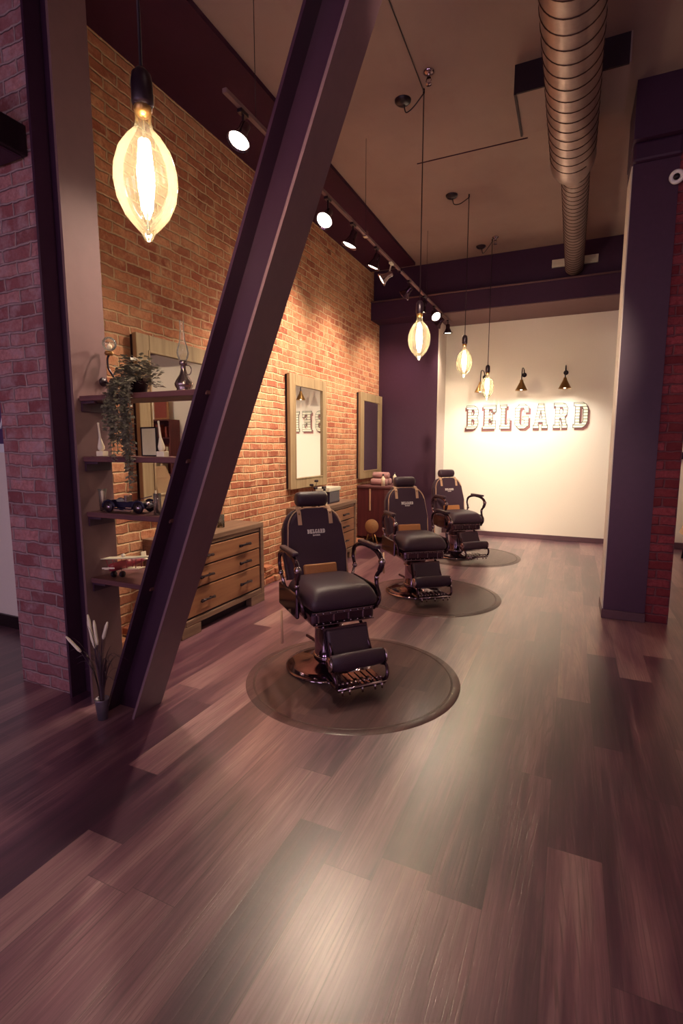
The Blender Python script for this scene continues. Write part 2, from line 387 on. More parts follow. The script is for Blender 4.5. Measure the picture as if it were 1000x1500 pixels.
# left pillar + wall behind it
struct(B().box(-3.06, -2.60, 1.92, 2.10, 0, CZ).obj('wall_pillar', M['brick_pillar']), 'mauve washed brick pillar at the left', 'brick pillar')
struct(B().box(-5.3, -3.10, 2.5, 2.65, 0, CZ).obj('wall_front_left', M['white_wall']), 'pale wall left of the brick pillar', 'wall')
struct(B().box(-5.2, -3.08, 2.482, 2.5, 0, .1).obj('baseboard_left', M['black_metal']), 'black baseboard left of the brick pillar', 'baseboard')
struct(B().box(-5.5, -5.3, -3.6, 2.65, 0, CZ).obj('wall_far_left', M['white_wall']), 'cream side wall of the left bay', 'wall')
# wall behind the camera with shop windows
b = B()
WX = [(-3.9, -2.7), (-1.7, -.6), (1.4, 2.4)]
b.box(-5.3, 4.3, -3.6, -3.45, 0, .6); b.box(-5.3, 4.3, -3.6, -3.45, 2.9, CZ)
xs = [-5.3]+[v for w in WX for v in w]+[4.3]
for i in range(0, len(xs), 2): b.box(xs[i], xs[i+1], -3.6, -3.45, .6, 2.9)
struct(b.obj('wall_front', M['taupe']), 'street side wall with shop windows', 'wall')
for i, (a, c) in enumerate(WX):
    b = B()
    for (x0, x1, z0, z1) in [(a, c, .6, .66), (a, c, 2.84, 2.9), (a, a+.06, .66, 2.84), (c-.06, c, .66, 2.84), ((a+c)/2-.025, (a+c)/2+.025, .66, 2.84)]:
        b.box(x0, x1, -3.56, -3.49, z0, z1)
    w = struct(b.obj('window_%d' % (i+1), M['black_metal']), 'black framed shop window facing the street', 'window')
    B().box(a+.06, c-.06, -3.53, -3.524, .66, 2.84).obj('pane', M['window_glass'], w)

# ------------------------------------------------------------------ steel frame
def hsection(b, h, w, tf, tw):
    pass
col = thing('steel_column', 'dark upright steel column against the left brick pillar', 'column', (0, 0, 0))
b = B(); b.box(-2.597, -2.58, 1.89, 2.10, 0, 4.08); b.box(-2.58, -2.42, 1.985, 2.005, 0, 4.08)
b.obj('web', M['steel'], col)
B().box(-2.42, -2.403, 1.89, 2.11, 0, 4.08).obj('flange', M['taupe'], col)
B().lathe([(0, .012), (.012, .01), (.014, 0)], (-2.50, 1.985, 2.62), (0, -1, 0), 8).obj('bolt', M['chrome'], col)
# diagonal brace in the plane Y ~ 1.95
br = thing('steel_brace', 'big slanted steel beam crossing in front of the shelves', 'beam', (-2.16, 1.96, 0))
p0 = Vector((-2.16, 0)); p1 = Vector((-.87, 3.13)); u = (p1-p0).normalized(); nrm = Vector((u.y, -u.x))
Lb = 4.08/u.y
def bb(b, s0, s1, y0, y1):
    vs = []
    for t0 in (0, Lb):
        for s in (s0, s1):
            for y in (y0, y1):
                # cut horizontally at floor and ceiling
                zoff = -nrm.y*s/u.y
                q = u*(t0+zoff)+nrm*s
                vs.append(b.bm.verts.new((q.x, y, q.y)))
    for f in [(0, 1, 3, 2), (4, 6, 7, 5), (0, 4, 5, 1), (2, 3, 7, 6), (0, 2, 6, 4), (1, 5, 7, 3)]: b.bm.faces.new([vs[i] for i in f])
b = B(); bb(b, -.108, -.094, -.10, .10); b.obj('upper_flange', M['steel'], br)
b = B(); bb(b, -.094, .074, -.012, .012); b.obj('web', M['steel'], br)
b = B(); bb(b, .074, .088, -.10, .10); b.obj('lower_flange', M['brace_face'], br)  # outer flange lighter than the web and upper flange

# ------------------------------------------------------------------ duct, ceiling box
dt = thing('spiral_duct', 'ribbed round metal air duct stepping down in width', 'duct', (-.12, 0, 3.78))
prof = [(.165, -1.0), (.165, 4.72), (.168, 4.74), (.172, 4.80), (.165, 4.88), (.14, 4.97), (.118, 5.03)]
B().lathe(prof, (0, 0, 0), (0, 1, 0), 48).obj('wide_section', M['duct'], dt)
B().lathe([(.112, 4.9), (.112, 7.62), (0, 7.62)], (.02, 0, .02), (0, 1, 0), 40).obj('narrow_section', M['duct'], dt)
def helix(r, y0, y1, pitch, rr, ox=0, oz=0):
    pts = []; n = int((y1-y0)/pitch*28)
    for i in range(n+1):
        a = 2*PI*i/28; y = y0+(y1-y0)*i/n; pts.append((ox+r*math.cos(a), y, oz+r*math.sin(a)))
    return pts
B().tube(helix(.166, -.9, 4.72, .115, .004), .0042, 6).obj('wide_seam', M['duct_seam'], dt)
B().tube(helix(.113, 5.0, 7.6, .085, .003, .02, .02), .003, 6).obj('narrow_seam', M['duct_seam'], dt)
b = B()
for y in (1.0, 3.4, 6.4): b.tube([(0, y, .1), (0, y, CZ-3.78)], .006, 6)
split_obj(b, 'hanger_rod', M['black_metal'], dt)
cb = thing('ceiling_box', 'shallow box with shade painted dark on its front, hanging from the ceiling above the duct', 'ceiling box', (-.145, 4.4, 3.965))
B().box(-.355, .355, -.27, -.255, -.005, .185).obj('shaded_front', M['dark_void'], cb)  # dark colour stands for the front turned away from the light
B().box(-.355, .355, -.255, .27, 0, .012).obj('bottom_panel', M['ceiling'], cb)
B().box(-.37, -.355, -.27, .27, -.012, .185).obj('shadow_gap_strip', M['dark_void'], cb)  # dark strip drawn in place of the shadow gap
B().box(.355, .365, -.27, .27, 0, .185).obj('side_panel', M['ceiling'], cb)
b = B(); b.tube([(-1.5, 5.07, 4.149), (-.5, 5.07, 4.149)], .006, 6)
tag(b.obj('ceiling_seam_cable', M['plum_strip']), 'thin dark line running across the ceiling to the hanging box', 'cable')
vg = thing('air_vent', 'white air vent behind the end of the duct', 'vent', (-.1, 7.74, 3.9))
B().box(-.28, .28, -.03, 0, -.05, .05, .004).obj('vent_plate', M['white_metal'], vg)
b = B()
for k in range(5): b.box(-.25, .25, -.036, -.03, -.035+k*.016, -.03+k*.016)
b.obj('louvre', M['white_metal'], vg)

# ------------------------------------------------------------------ pendants
def pendant(x, y, zg, canopy, label, drop=None):
    """zg = z of glass top"""
    r = thing('pendant_bulb', label, 'pendant light', (x, y, zg), 0, 'giant filament bulbs on long cords')
    prof = [(.022, .0), (.026, -.02), (.024, -.05), (.03, -.075), (.055, -.10), (.082, -.14), (.097, -.19), (.099, -.23), (.09, -.28), (.068, -.325), (.042, -.355), (.022, -.375), (.013, -.395), (0, -.402)]
    prof = [(a*.9, h*.93) for a, h in prof]
    B().lathe(prof, seg=40).obj('glass_bulb', M['bulb_glass'], r)
    B().lathe([(0, .09), (.012, .09), (.026, .075), (.03, .05), (.03, 0), (.024, -.012), (0, -.012)], seg=20).obj('socket', M['black_metal'], r)
    B().lathe([(.024, 0), (.025, -.02), (.016, -.034), (0, -.036)], seg=16).obj('screw_cap', M['brass'], r)
    fil = []
    for k in range(8):
        a0 = 2*PI*k/8; zt, zb = -.105, -.285
        fil += [(.016*math.cos(a0), .016*math.sin(a0), zt if k % 2 else zb), (.016*math.cos(a0+.35), .016*math.sin(a0+.35), zb if k % 2 == 0 else zt)]
    b = B()
    for k in range(8):
        a0 = 2*PI*k/8
        b.tube([(.012*math.cos(a0), .012*math.sin(a0), -.10), (.021*math.cos(a0+.3), .021*math.sin(a0+.3), -.19), (.012*math.cos(a0+.6), .012*math.sin(a0+.6), -.285)], .0042, 6)
    b.obj('filament', M['filament'], r)
    b = B(); b.tube([(0, 0, -.03), (0, 0, -.34)], .004, 8); b.ball((0, 0, -.345), .008, 8); b.obj('glass_stem', M['glass'], r)
    hz = CZ-zg
    if canopy:
        cx, cy = canopy[0]-x, canopy[1]-y
        B().lathe([(0, -.035), (.04, -.03), (.062, -.012), (.065, 0)], (cx, cy, hz), seg=24).obj('canopy', M['black_metal'], r)
        pts = bez([(cx+.01, cy, hz-.03), (cx+.03, cy-.01, hz-.10), (cx*.5, cy*.5, hz-.09), (0, 0, hz-.03)], 8)
        B().tube(pts, .0045, 6).obj('swag_cord', M['black_metal'], r)
        B().lathe([(.008, -.03), (.008, 0)], (0, 0, hz), seg=8).obj('hook', M['black_metal'], r)
    B().tube([(0, 0, .085), (0, 0, hz-.03 if canopy else hz)], .0045, 6).obj('cord', M['black_metal'], r)
    return r
pendant(-1.165, 1.2, 2.42, None, 'largest glowing filament bulb, hanging at the left in front of the bricks')
pendant(-1.17, 4.1, 2.52, (-1.354, 4.156), 'glowing filament bulb hanging before the dark wall return')
pendant(-1.155, 5.88, 2.60, (-1.33, 5.82), 'glowing filament bulb hanging just left of the first wall letters')
pendant(-1.095, 7.2, 2.46, (-1.27, 7.38), 'smallest glowing filament bulb, farthest along the room')
b = B(); b.tube(bez([(-1.17, 4.1, 4.13), (-1.165, 3.6, 4.145), (-1.155, 3.0, 4.146), (-1.15, 2.2, 4.146)], 6), .004, 6)
tag(b.obj('ceiling_cable', M['black_metal']), 'thin black cable stapled along the ceiling toward the camera', 'cable')
def sprinkler(x, y, label):
    r = thing('sprinkler_head', label, 'sprinkler', (x, y, CZ), 0, 'chrome sprinkler heads')
    B().lathe([(.04, 0), (.042, -.006), (.02, -.016), (.012, -.02), (.012, -.04)], seg=20).obj('escutcheon', M['chrome'], r)
    b = B(); b.tube([(.012, 0, -.04), (.02, 0, -.06), (0, 0, -.08), (-.02, 0, -.06), (-.012, 0, -.04)], .003, 6); b.lathe([(0, -.086), (.022, -.086), (.022, -.082), (0, -.082)], seg=16)
    b.obj('deflector', M['chrome'], r)
    return r
sprinkler(-1.09, 3.94, 'chrome sprinkler head on the ceiling near the first cord hook')
sprinkler(-1.05, 7.15, 'chrome sprinkler head on the ceiling close to the header beam')

# ------------------------------------------------------------------ track lights
TX, TZ = -1.8, 3.35
tr = thing('light_track', 'slim metal lighting track hung below the ceiling along the brick wall', 'track', (TX, 0, TZ))
B().box(-.014, .014, 2.45, 7.98, -.012, .012, .003).obj('rail', M['taupe'], tr)
b = B()
for y in (2.75, 4.5, 6.6): b.tube([(0, y, .01), (0, y, CZ-TZ)], .0022, 6)
split_obj(b, 'suspension_rod', M['black_metal'], tr)
b = B()
for y in (3.55, 4.5, 5.5, 6.6): b.box(-.02, .02, y-.025, y+.025, -.02, .03, .004)
split_obj(b, 'rail_clip', M['chrome'], tr)
LC = (1.0, .79, .58)
def track_light(y, d, label, energy, drop=.10, side=0., white=False, spot=True, ang=95):
    r = thing('track_light', label, 'track light', (TX, y, TZ-.012), 0, 'track spotlights along the brick wall')
    d = Vector(d).normalized(); piv = Vector((side, 0, -drop))
    b = B(); b.box(-.016, .016, -.035, .035, -.02, 0, .003)
    b.tube(bez([(0, 0, -.01), (side*.5, 0, -drop*.55), tuple(piv)], 6), .0075, 8)
    b.obj('yoke', M['white_metal'] if white else M['black_metal'], r)
    o = piv - d*.035
    sh = B().lathe([(0, -.01), (.024, -.008), (.030, .0), (.030, .045), (.036, .06), (.046, .085), (.066, .112), (.070, .122), (.066, .120), (.042, .085), (0, .08)], o, d, 26)
    sh.obj('shade', M['black_gloss'] if not white else M['chrome'], r)
    f = B().lathe([(.059, .108), (.045, .116), (0, .122)], o, d, 24).obj('lamp_face', M['lamp_face'], r)
    if spot:
        L = bpy.data.lights.new('track_spot', 'SPOT'); L.energy = energy*2.3; L.color = LC; L.spot_size = R(ang); L.spot_blend = 1.0; L.shadow_soft_size = .045
        lo = bpy.data.objects.new('track_spot', L); C.objects.link(lo); lo.parent = r; lo.location = o+d*.13
        lo.rotation_euler = d.to_track_quat('-Z', 'Y').to_euler()
    return r
track_light(2.62, (-.15, -.42, -.9), 'track spotlight left of the slanted steel beam, glowing face toward the floor', 55)
track_light(3.72, (-.1, -.6, -.75), 'track spotlight turned sideways, first one right of the slanted beam', 70, .12)
track_light(4.21, (-.38, -.1, -.9), 'black bell spotlight pointing down, second right of the slanted beam', 75)
track_light(4.78, (-.42, .0, -.9), 'black bell spotlight pointing down, third right of the slanted beam', 75)
track_light(5.22, (-.8, -.25, -.5), 'spotlight with pale curved arm near the middle of the track', 60, .12, -.03, True)
track_light(5.85, (-.75, .2, -.6), 'spotlight tilted to the bricks above the nearest small bulb', 65)
track_light(6.5, (-.45, .0, -.9), 'bell spotlight pointing down just above the glowing bulb', 60)
track_light(7.0, (.55, -.5, -.65), 'spotlight turned toward the room before the dark return', 35)
track_light(7.42, (-.7, .1, -.6), 'small spotlight tilted left, second from the track end', 45)
track_light(7.85, (0, .1, -1), 'black spotlight pointing straight down at the track end', 30)

added_track = thing('light_track', 'added lighting track out of view above the viewer', 'track', (0, 1.0, 3.50))  # out-of-view track and spots added to brighten the end wall and floor
B().box(-.8, .5, -.014, .014, -.012, .012, .003).obj('rail', M['taupe'], added_track)
b = B()
for x in (-.7, .4): b.tube([(x, 0, .01), (x, 0, CZ-3.50)], .004, 6)
split_obj(b, 'suspension_rod', M['black_metal'], added_track)
def added_spot(x, tgt, label, energy, ang):
    r = track_light(1.0, Vector(tgt)-Vector((x, 1.0, 3.38)), label, energy/2, ang=ang); r.location = (x, 1.0, 3.489); r['group'] = 'added spotlights above the viewer'
added_spot(-.42, (-1.35, 8.5, 1.1), 'leftmost added spotlight on the unseen track above the viewer', 900, 27)
added_spot(-.12, (-.5, 8.5, .9), 'middle added spotlight on the unseen track above the viewer', 900, 25)
added_spot(.18, (-.5, 6.3, 0), 'rightmost added spotlight on the unseen track above the viewer', 240, 30)

for x, y, tg, lb, en in [(2.3, 5.6, (2.3, 8.5, 1.6), 'added unseen ceiling spotlight right of the brick column, aimed at the bookcase', 110), (3.0, 3.0, (4.1, 5.5, 1.2), 'added unseen ceiling spotlight aimed at the right side wall', 70)]:  # out-of-view spots added to brighten the bookcase wall and right side wall
    q = track_light(y, Vector(tg)-Vector((x, y, 3.9)), lb, en/2, ang=100); q.location = (x, y, CZ); q['group'] = 'added spotlights in the right bay'

# ------------------------------------------------------------------ sign on the end wall
LET = {
 'B': ([(0,0),(.62,0),(.85,.06),(1,.2),(1,.36),(.9,.5),(1,.62),(1,.8),(.85,.94),(.62,1),(0,1),(0,.86),(.12,.86),(.12,.14),(0,.14)], [[(.44,.17),(.6,.17),(.68,.25),(.68,.36),(.6,.42),(.44,.42)],[(.44,.6),(.6,.6),(.67,.66),(.67,.77),(.6,.83),(.44,.83)]]),
 'E': ([(0,0),(1,0),(1,.34),(.8,.34),(.72,.17),(.46,.17),(.46,.42),(.6,.42),(.6,.34),(.74,.34),(.74,.68),(.6,.68),(.6,.58),(.46,.58),(.46,.83),(.72,.83),(.8,.7),(1,.7),(1,1),(0,1),(0,.86),(.12,.86),(.12,.14),(0,.14)], []),
 'L': ([(0,0),(1,0),(1,.42),(.8,.42),(.72,.17),(.5,.17),(.5,.86),(.64,.86),(.64,1),(0,1),(0,.86),(.14,.86),(.14,.14),(0,.14)], []),
 'G': ([(.3,0),(.7,0),(1,.12),(1,.5),(.56,.5),(.56,.36),(.68,.36),(.68,.2),(.6,.15),(.42,.15),(.34,.25),(.34,.75),(.42,.85),(.6,.85),(.68,.76),(.68,.66),(1,.66),(1,.88),(.7,1),(.3,1),(0,.84),(0,.16)], []),
 'A': ([(0,0),(.4,0),(.4,.13),(.33,.13),(.36,.25),(.64,.25),(.67,.13),(.6,.13),(.6,0),(1,0),(1,.13),(.92,.13),(.68,1),(.32,1),(.08,.13),(0,.13)], [[(.4,.4),(.6,.4),(.5,.74)]]),
 'R': ([(0,0),(.5,0),(.5,.13),(.43,.13),(.43,.4),(.52,.4),(.66,.13),(.62,.13),(.62,0),(1,0),(1,.13),(.94,.13),(.8,.44),(.96,.56),(.98,.8),(.84,.95),(.62,1),(0,1),(0,.87),(.12,.87),(.12,.13),(0,.13)], [[(.43,.56),(.58,.56),(.66,.62),(.66,.77),(.58,.84),(.43,.84)]]),
 'D': ([(0,0),(.62,0),(.86,.08),(1,.26),(1,.74),(.86,.92),(.62,1),(0,1),(0,.86),(.12,.86),(.12,.14),(0,.14)], [[(.44,.17),(.58,.17),(.68,.28),(.68,.72),(.58,.83),(.44,.83)]]),
}
def letter_mesh(ch, w, h, depth, grow=0, name='letter'):
    out, holes = LET[ch]
    cu = bpy.data.curves.new(name, 'CURVE'); cu.dimensions = '2D'; cu.fill_mode = 'BOTH'; cu.extrude = depth/2; cu.offset = grow
    for pl in [out]+holes:
        s = cu.splines.new('POLY'); s.points.add(len(pl)-1); s.use_cyclic_u = True
        for p, (x, y) in zip(s.points, pl): p.co = (x*w, y*h, 0, 1)
    o = bpy.data.objects.new('tmp', cu); C.objects.link(o)
    dg = bpy.context.evaluated_depsgraph_get(); me = bpy.data.meshes.new_from_object(o.evaluated_get(dg))
    bpy.data.objects.remove(o); me.name = name
    me.transform(Matrix.Rotation(PI/2, 4, 'X'))      # upright, front toward -Y
    return me
def mobj(name, me, mat, parent=None, loc=(0, 0, 0), rot=(0, 0, 0)):
    me.materials.clear(); me.materials.append(mat); o = bpy.data.objects.new(name, me); C.objects.link(o); o.parent = parent; o.location = loc; o.rotation_euler = rot; return o
spans = [('B', -1.600, -1.413, 'first'), ('E', -1.335, -1.140, 'second'), ('L', -1.075, -.920, 'third'), ('G', -.845, -.645, 'fourth'), ('A', -.575, -.365, 'fifth'), ('R', -.285, -.09, 'sixth'), ('D', -.01, .185, 'seventh')]
for ch, x0, x1, nth in spans:
    w = x1-x0
    r = thing('sign_letter', 'marquee letter %s on the cream wall, %s letter of the sign' % (ch, nth), 'sign letter', (x0, 8.498, 1.74), 0, 'marquee letters spelling the shop name')
    mobj('striped_face', letter_mesh(ch, w, .375, .006, -.004, 'striped_face'), M['letter'], r, (0, -.021, 0))
    mobj('grey_outline', letter_mesh(ch, w, .375, .008, .005, 'grey_outline'), M['grey_line'], r, (0, -.014, 0))
    mobj('rose_shadow_block', letter_mesh(ch, w, .375, .008, .004, 'rose_shadow_block'), M['rose'], r, (.024 if ch in 'LGD' else (-.02 if ch in 'BE' else .0), -.005, -.030))

def gooseneck(x, label):
    r = thing('gooseneck_lamp', label, 'wall lamp', (x, 8.5, 2.56), 0, 'gooseneck lamps above the letter sign')
    B().lathe([(.035, 0), (.035, .012), (0, .014)], (0, 0, 0), (0, -1, 0), 18).obj('wall_plate', M['black_metal'], r)
    B().tube(bez([(0, -.01, 0), (0, -.12, .07), (0, -.36, .05), (0, -.42, -.06), (0, -.42, -.14)], 8), .008, 8).obj('arm', M['black_metal'], r)
    B().lathe([(0, .05), (.02, .05), (.024, .03), (.03, .01), (.055, -.04), (.085, -.10), (.088, -.105), (.08, -.098), (.05, -.04), (0, .0)], (0, -.42, -.17), (0, 0, 1), 24).obj('shade', M['brass'], r)
    B().ball((0, -.42, -.245), .028, 12).obj('bulb', M['lamp_face'], r)
    L = bpy.data.lights.new('sign_spot', 'SPOT'); L.energy = 23; L.color = (1, .93, .80); L.spot_size = R(140); L.spot_blend = .7; L.shadow_soft_size = .04
    lo = bpy.data.objects.new('sign_spot', L); C.objects.link(lo); lo.parent = r; lo.location = (0, -.42, -.285); lo.rotation_euler = Vector((0, .30, -1)).to_track_quat('-Z', 'Y').to_euler()
gooseneck(-1.33, 'wall lamp partly behind the farthest filament bulb')
gooseneck(-.735, 'conical wall lamp above the middle letter G')
gooseneck(-.145, 'conical wall lamp above the letter R')

# ------------------------------------------------------------------ mirrors
def mirror(y0, label, tilt=0):
    r = thing('wall_mirror', label, 'mirror', (-2.95, y0, .968), 0, 'framed mirrors on the brick wall')
    W, H, f = .93, 1.30, .125
    b = B()
    b.box(.03, .07, 0, f, 0, H, .006); b.box(.03, .07, W-f, W, 0, H, .006); b.box(.03, .07, f, W-f, 0, f, .006); b.box(.03, .07, f, W-f, H-f, H, .006)
    b.obj('frame', M['frame_wood'], r)
    b = B(); b.box(.062, .076, f-.014, f, f-.014, H-f+.014, .003); b.box(.062, .076, W-f, W-f+.014, f-.014, H-f+.014, .003)
    b.box(.062, .076, f, W-f, f-.014, f, .003); b.box(.062, .076, f, W-f, H-f, H-f+.014, .003); b.obj('inner_bead', M['frame_wood'], r)
    B().box(0, .03, .01, W-.01, .01, H-.01).obj('backing', M['dark_void'], r)
    B().box(.04, .056, f-.005, W-f+.005, f-.005, H-f+.005).obj('mirror_glass', M['mirror'], r)
    return r
m0 = mirror(2.80, 'wood framed mirror partly hidden behind the wall shelves and steel beam')
dup(m0, (-2.95, 4.975, .968), None, 'wood framed mirror behind the nearest barber chair, showing the bright wall')
dup(m0, (-2.95, 7.05, .968), None, 'wood framed mirror at the far end, reflecting the dark paint')

# ------------------------------------------------------------------ dressers
def dresser(y0, W, label):
    r = thing('wooden_dresser', label, 'dresser', (-2.95, y0, 0), 0, 'wooden dressers under the mirrors')
    D = .34; H = .755
    b = B(); b.box(0, D-.01, .03, W-.03, .09, .70); b.obj('carcass', M['dark_void'], r)
    B().box(0, D+.015, 0, W, H-.045, H, .006).obj('top', M['wood_grey'], r)
    b = B(); b.box(D-.03, D+.012, 0, .05, .085, H-.045, .006); b.box(D-.03, D+.012, W-.05, W, .085, H-.045, .006); b.box(D-.03, D+.012, .05, W-.05, .085, .13, .006)
    b.box(D-.02, D+.006, .06, W-.06, H-.075, H-.045, .003)
    b.box(0, D-.03, 0, .02, .085, H-.045); b.box(0, D-.03, W-.02, W, .085, H-.045)
    b.obj('frame', M['wood_grey'], r)
    for y in (0, W-.22):
        b = B(); b.box(D-.05, D+.012, y, y+.22, 0, .085, .005); b.box(0.02, .06, y, y+.06, 0, .085); split_obj(b, 'foot', M['wood_grey'], r)
    B().box(.03, D-.06, .2, W-.2, .0, .09).obj('plinth', M['dark_void'], r)
    zz = [(.145, .355), (.365, .515), (.525, .668)]
    for c in range(1):
        ya, yb = .065, W-.065
        for z0, z1 in zz:
            d = B().box(D-.015, D+.006, ya, yb, z0, z1, .006).obj('drawer', M['wood'], r)
            for hy in ((yb-ya)*.5-.25+ya-.02, (yb-ya)*.5+.25+ya+.0):
                zc = (z0+z1)/2
                b = B(); b.tube([(D+.005, hy-.05, zc), (D+.03, hy-.05, zc)], .009, 8); b.tube([(D+.005, hy+.05, zc), (D+.03, hy+.05, zc)], .009, 8)
                b.tube([(D+.03, hy-.075, zc), (D+.034, hy-.04, zc+.003), (D+.034, hy+.04, zc+.003), (D+.03, hy+.075, zc)], [.013, .009, .009, .013], 10)
                b.ball((D+.032, hy-.078, zc), .012, 8)
                h = b.obj('handle', M['black_metal'], d)
    return r
dresser(2.83, 1.13, 'brown dresser nearest the camera, beside the slanted steel beam')
dresser(4.98, 1.24, 'greyish brown dresser behind the nearest barber chair')
# dark cabinet at the third station
cab = thing('side_cabinet', 'dark red-brown cabinet beneath the farthest mirror', 'cabinet', (-2.945, 7.08, .0))
B().box(0.0, .52, 0, .8, .10, .84, .006).obj('body', M['red_wood'], cab)
B().box(-.0, .54, -.015, .82, .84, .87, .005).obj('top', M['shelf_wood'], cab)
B().box(.44, .50, -.012, 0, .12, .82, .003).obj('side_trim', M['shelf_wood'], cab)
for x in (.04, .46):
    for y in (.04, .74): B().box(x, x+.04, y, y+.04, 0, .10).obj('foot', M['red_wood'], cab)
B().box(.20, .225, -.014, -.001, .50, .83, .004).obj('pale_strip', M['piping'], cab)
dd = thing('straw_disc', 'round straw coloured disc leaning on the dark red cabinet', 'disc', (-2.66, 6.97, 0))
B().lathe([(0, .0), (.095, 0), (.105, .012), (.095, .024), (0, .03)], (0, .0, .28), (.1, -1, .12), 32).obj('disc', M['straw'], dd)
b = B(); b.tube([(-.1, -.0, .0), (-.05, -.02, .16)], .01, 8); b.tube([(.1, .0, .0), (.05, -.02, .16)], .01, 8); b.tube([(0, .08, 0), (0, 0, .24)], .01, 8)
split_obj(b, 'stand_leg', M['brass'], dd)

# items on dressers
def glass_cup(x, y, z, r0, h, label, mat=None):
    o = thing('glass_jar', label, 'jar', (x, y, z), 0, 'glass jars on the nearest dresser')
    B().lathe([(0, .004), (r0*.92, .004), (r0*.92, 0), (r0, .0), (r0, h), (r0*.92, h), (r0*.92, .01), (0, .01)], seg=24).obj('glass', mat or M['glass'], o)
    return o
a = glass_cup(-2.78, 3.40, .756, .035, .15, 'taller clear glass jar on the nearest dresser, beside the steel beam')
b = B()
for k in range(5): a2 = k*1.26; b.tube([(.008*math.cos(a2), .008*math.sin(a2), .012), (.024*math.cos(a2), .024*math.sin(a2), .20)], .0035, 6)
split_obj(b, 'comb', M['cream'], a)
a = glass_cup(-2.76, 3.54, .756, .032, .11, 'shorter clear glass jar on the nearest dresser, farther from the steel beam')
b = B(); b.lathe([(0, .012), (.026, .012), (.026, .07), (0, .07)], seg=20); b.obj('contents', M['cream'], a)
tb = thing('tissue_box', 'dark box with a white top on the second dresser', 'box', (-2.77, 5.62, .756))
B().box(-.09, .09, -.06, .24, 0, .15, .006).obj('dark_body', M['navy'], tb)
B().box(-.10, .10, -.08, .26, .15, .20, .008).obj('white_top', M['white_metal'], tb)
bo = thing('spray_bottle', 'white bottle on the second dresser before the mirror', 'bottle', (-2.68, 5.42, .756))
B().lathe([(0, 0), (.032, 0), (.034, .01), (.034, .13), (.014, .165), (.013, .18), (0, .18)], seg=20).obj('bottle_body', M['white_metal'], bo)
b = B(); b.lathe([(.016, .175), (.016, .20), (0, .2)], seg=12); b.box(-.012, .012, -.055, .03, .20, .23, .005); b.obj('spray_head', M['black_metal'], bo)
fl = thing('dark_flower_stem', 'small dark flower stems standing before the middle mirror', 'decor', (-2.72, 5.22, .756))
b = B(); b.lathe([(0, 0), (.025, 0), (.03, .05), (.015, .09), (0, .09)], seg=16); b.obj('vase', M['pewter'], fl)
b = B(); b.tube([(0, 0, .08), (.01, .05, .28)], .003, 6); b.tube([(0, 0, .08), (0, -.05, .25)], .003, 6)
for p in [(.01, .05, .30), (0, -.05, .26), (.01, .03, .22)]:
    for k in range(5): b.ball((p[0]+.012*math.cos(k*1.26), p[1]+.016*math.sin(k*1.26), p[2]), .014, 8)
b.obj('flowers', M['dark_void'], fl)
for i, (yy, zz_, lb) in enumerate([(7.32, 0, 'pinkish rolled towel on the dark cabinet, left roll'), (7.50, 0, 'pinkish rolled towel on the dark cabinet, right roll'), (7.41, .095, 'pinkish rolled towel on top of two others')]):
    o = thing('rolled_towel', lb, 'towel', (-2.68, yy, .871+zz_), 0, 'rolled towels on the dark cabinet')
    b = B(); b.lathe([(0, -.13), (.04, -.13), (.05, -.12), (.05, .12), (.04, .13), (0, .13)], (0, 0, .05), (1, 0, 0), 20); b.obj('roll', M['towel'], o)
for yy, lb in [(7.14, 'pale bottle at the near corner of the dark cabinet'), (7.68, 'pale bottle at the far corner of the dark cabinet')]:
    o = thing('lotion_bottle', lb, 'bottle', (-2.55, yy, .871))
    B().lathe([(0, 0), (.028, 0), (.028, .12), (.01, .14), (.01, .16), (0, .16)], seg=16).obj('bottle_body', M['cream'], o)
    B().lathe([(.012, .155), (.014, .18), (0, .18)], seg=12).obj('cap', M['black_metal'], o)

# ------------------------------------------------------------------ shelves between column and brace
def brace_x(z): return -2.16+z*(1.29/3.13)-.125
for z, y1, lb, n in [(1.72, 2.14, 'top wall shelf holding the trailing plant and oil lamp', 1), (1.40, 2.14, 'second wall shelf holding two slim cream ornaments', 2), (1.10, 2.16, 'third wall shelf holding the model car', 3), (.73, 2.22, 'lowest wall shelf holding the red model biplane', 4)]:
    r = thing('plank_shelf', lb, 'shelf', (-2.402, 1.90, z), 0, 'dark plank shelves fixed to the steel column')
    w = brace_x(z)+2.402+.02
    B().box(0.001, w, .02, y1-1.9, -.028, 0, .004).obj('board', M['shelf_wood'], r)
    b = B(); b.box(.001, .012, .03, .19, -.08, -.028); b.box(.012, .1, .03, .05, -.04, -.028); b.obj('bracket', M['steel'], r)
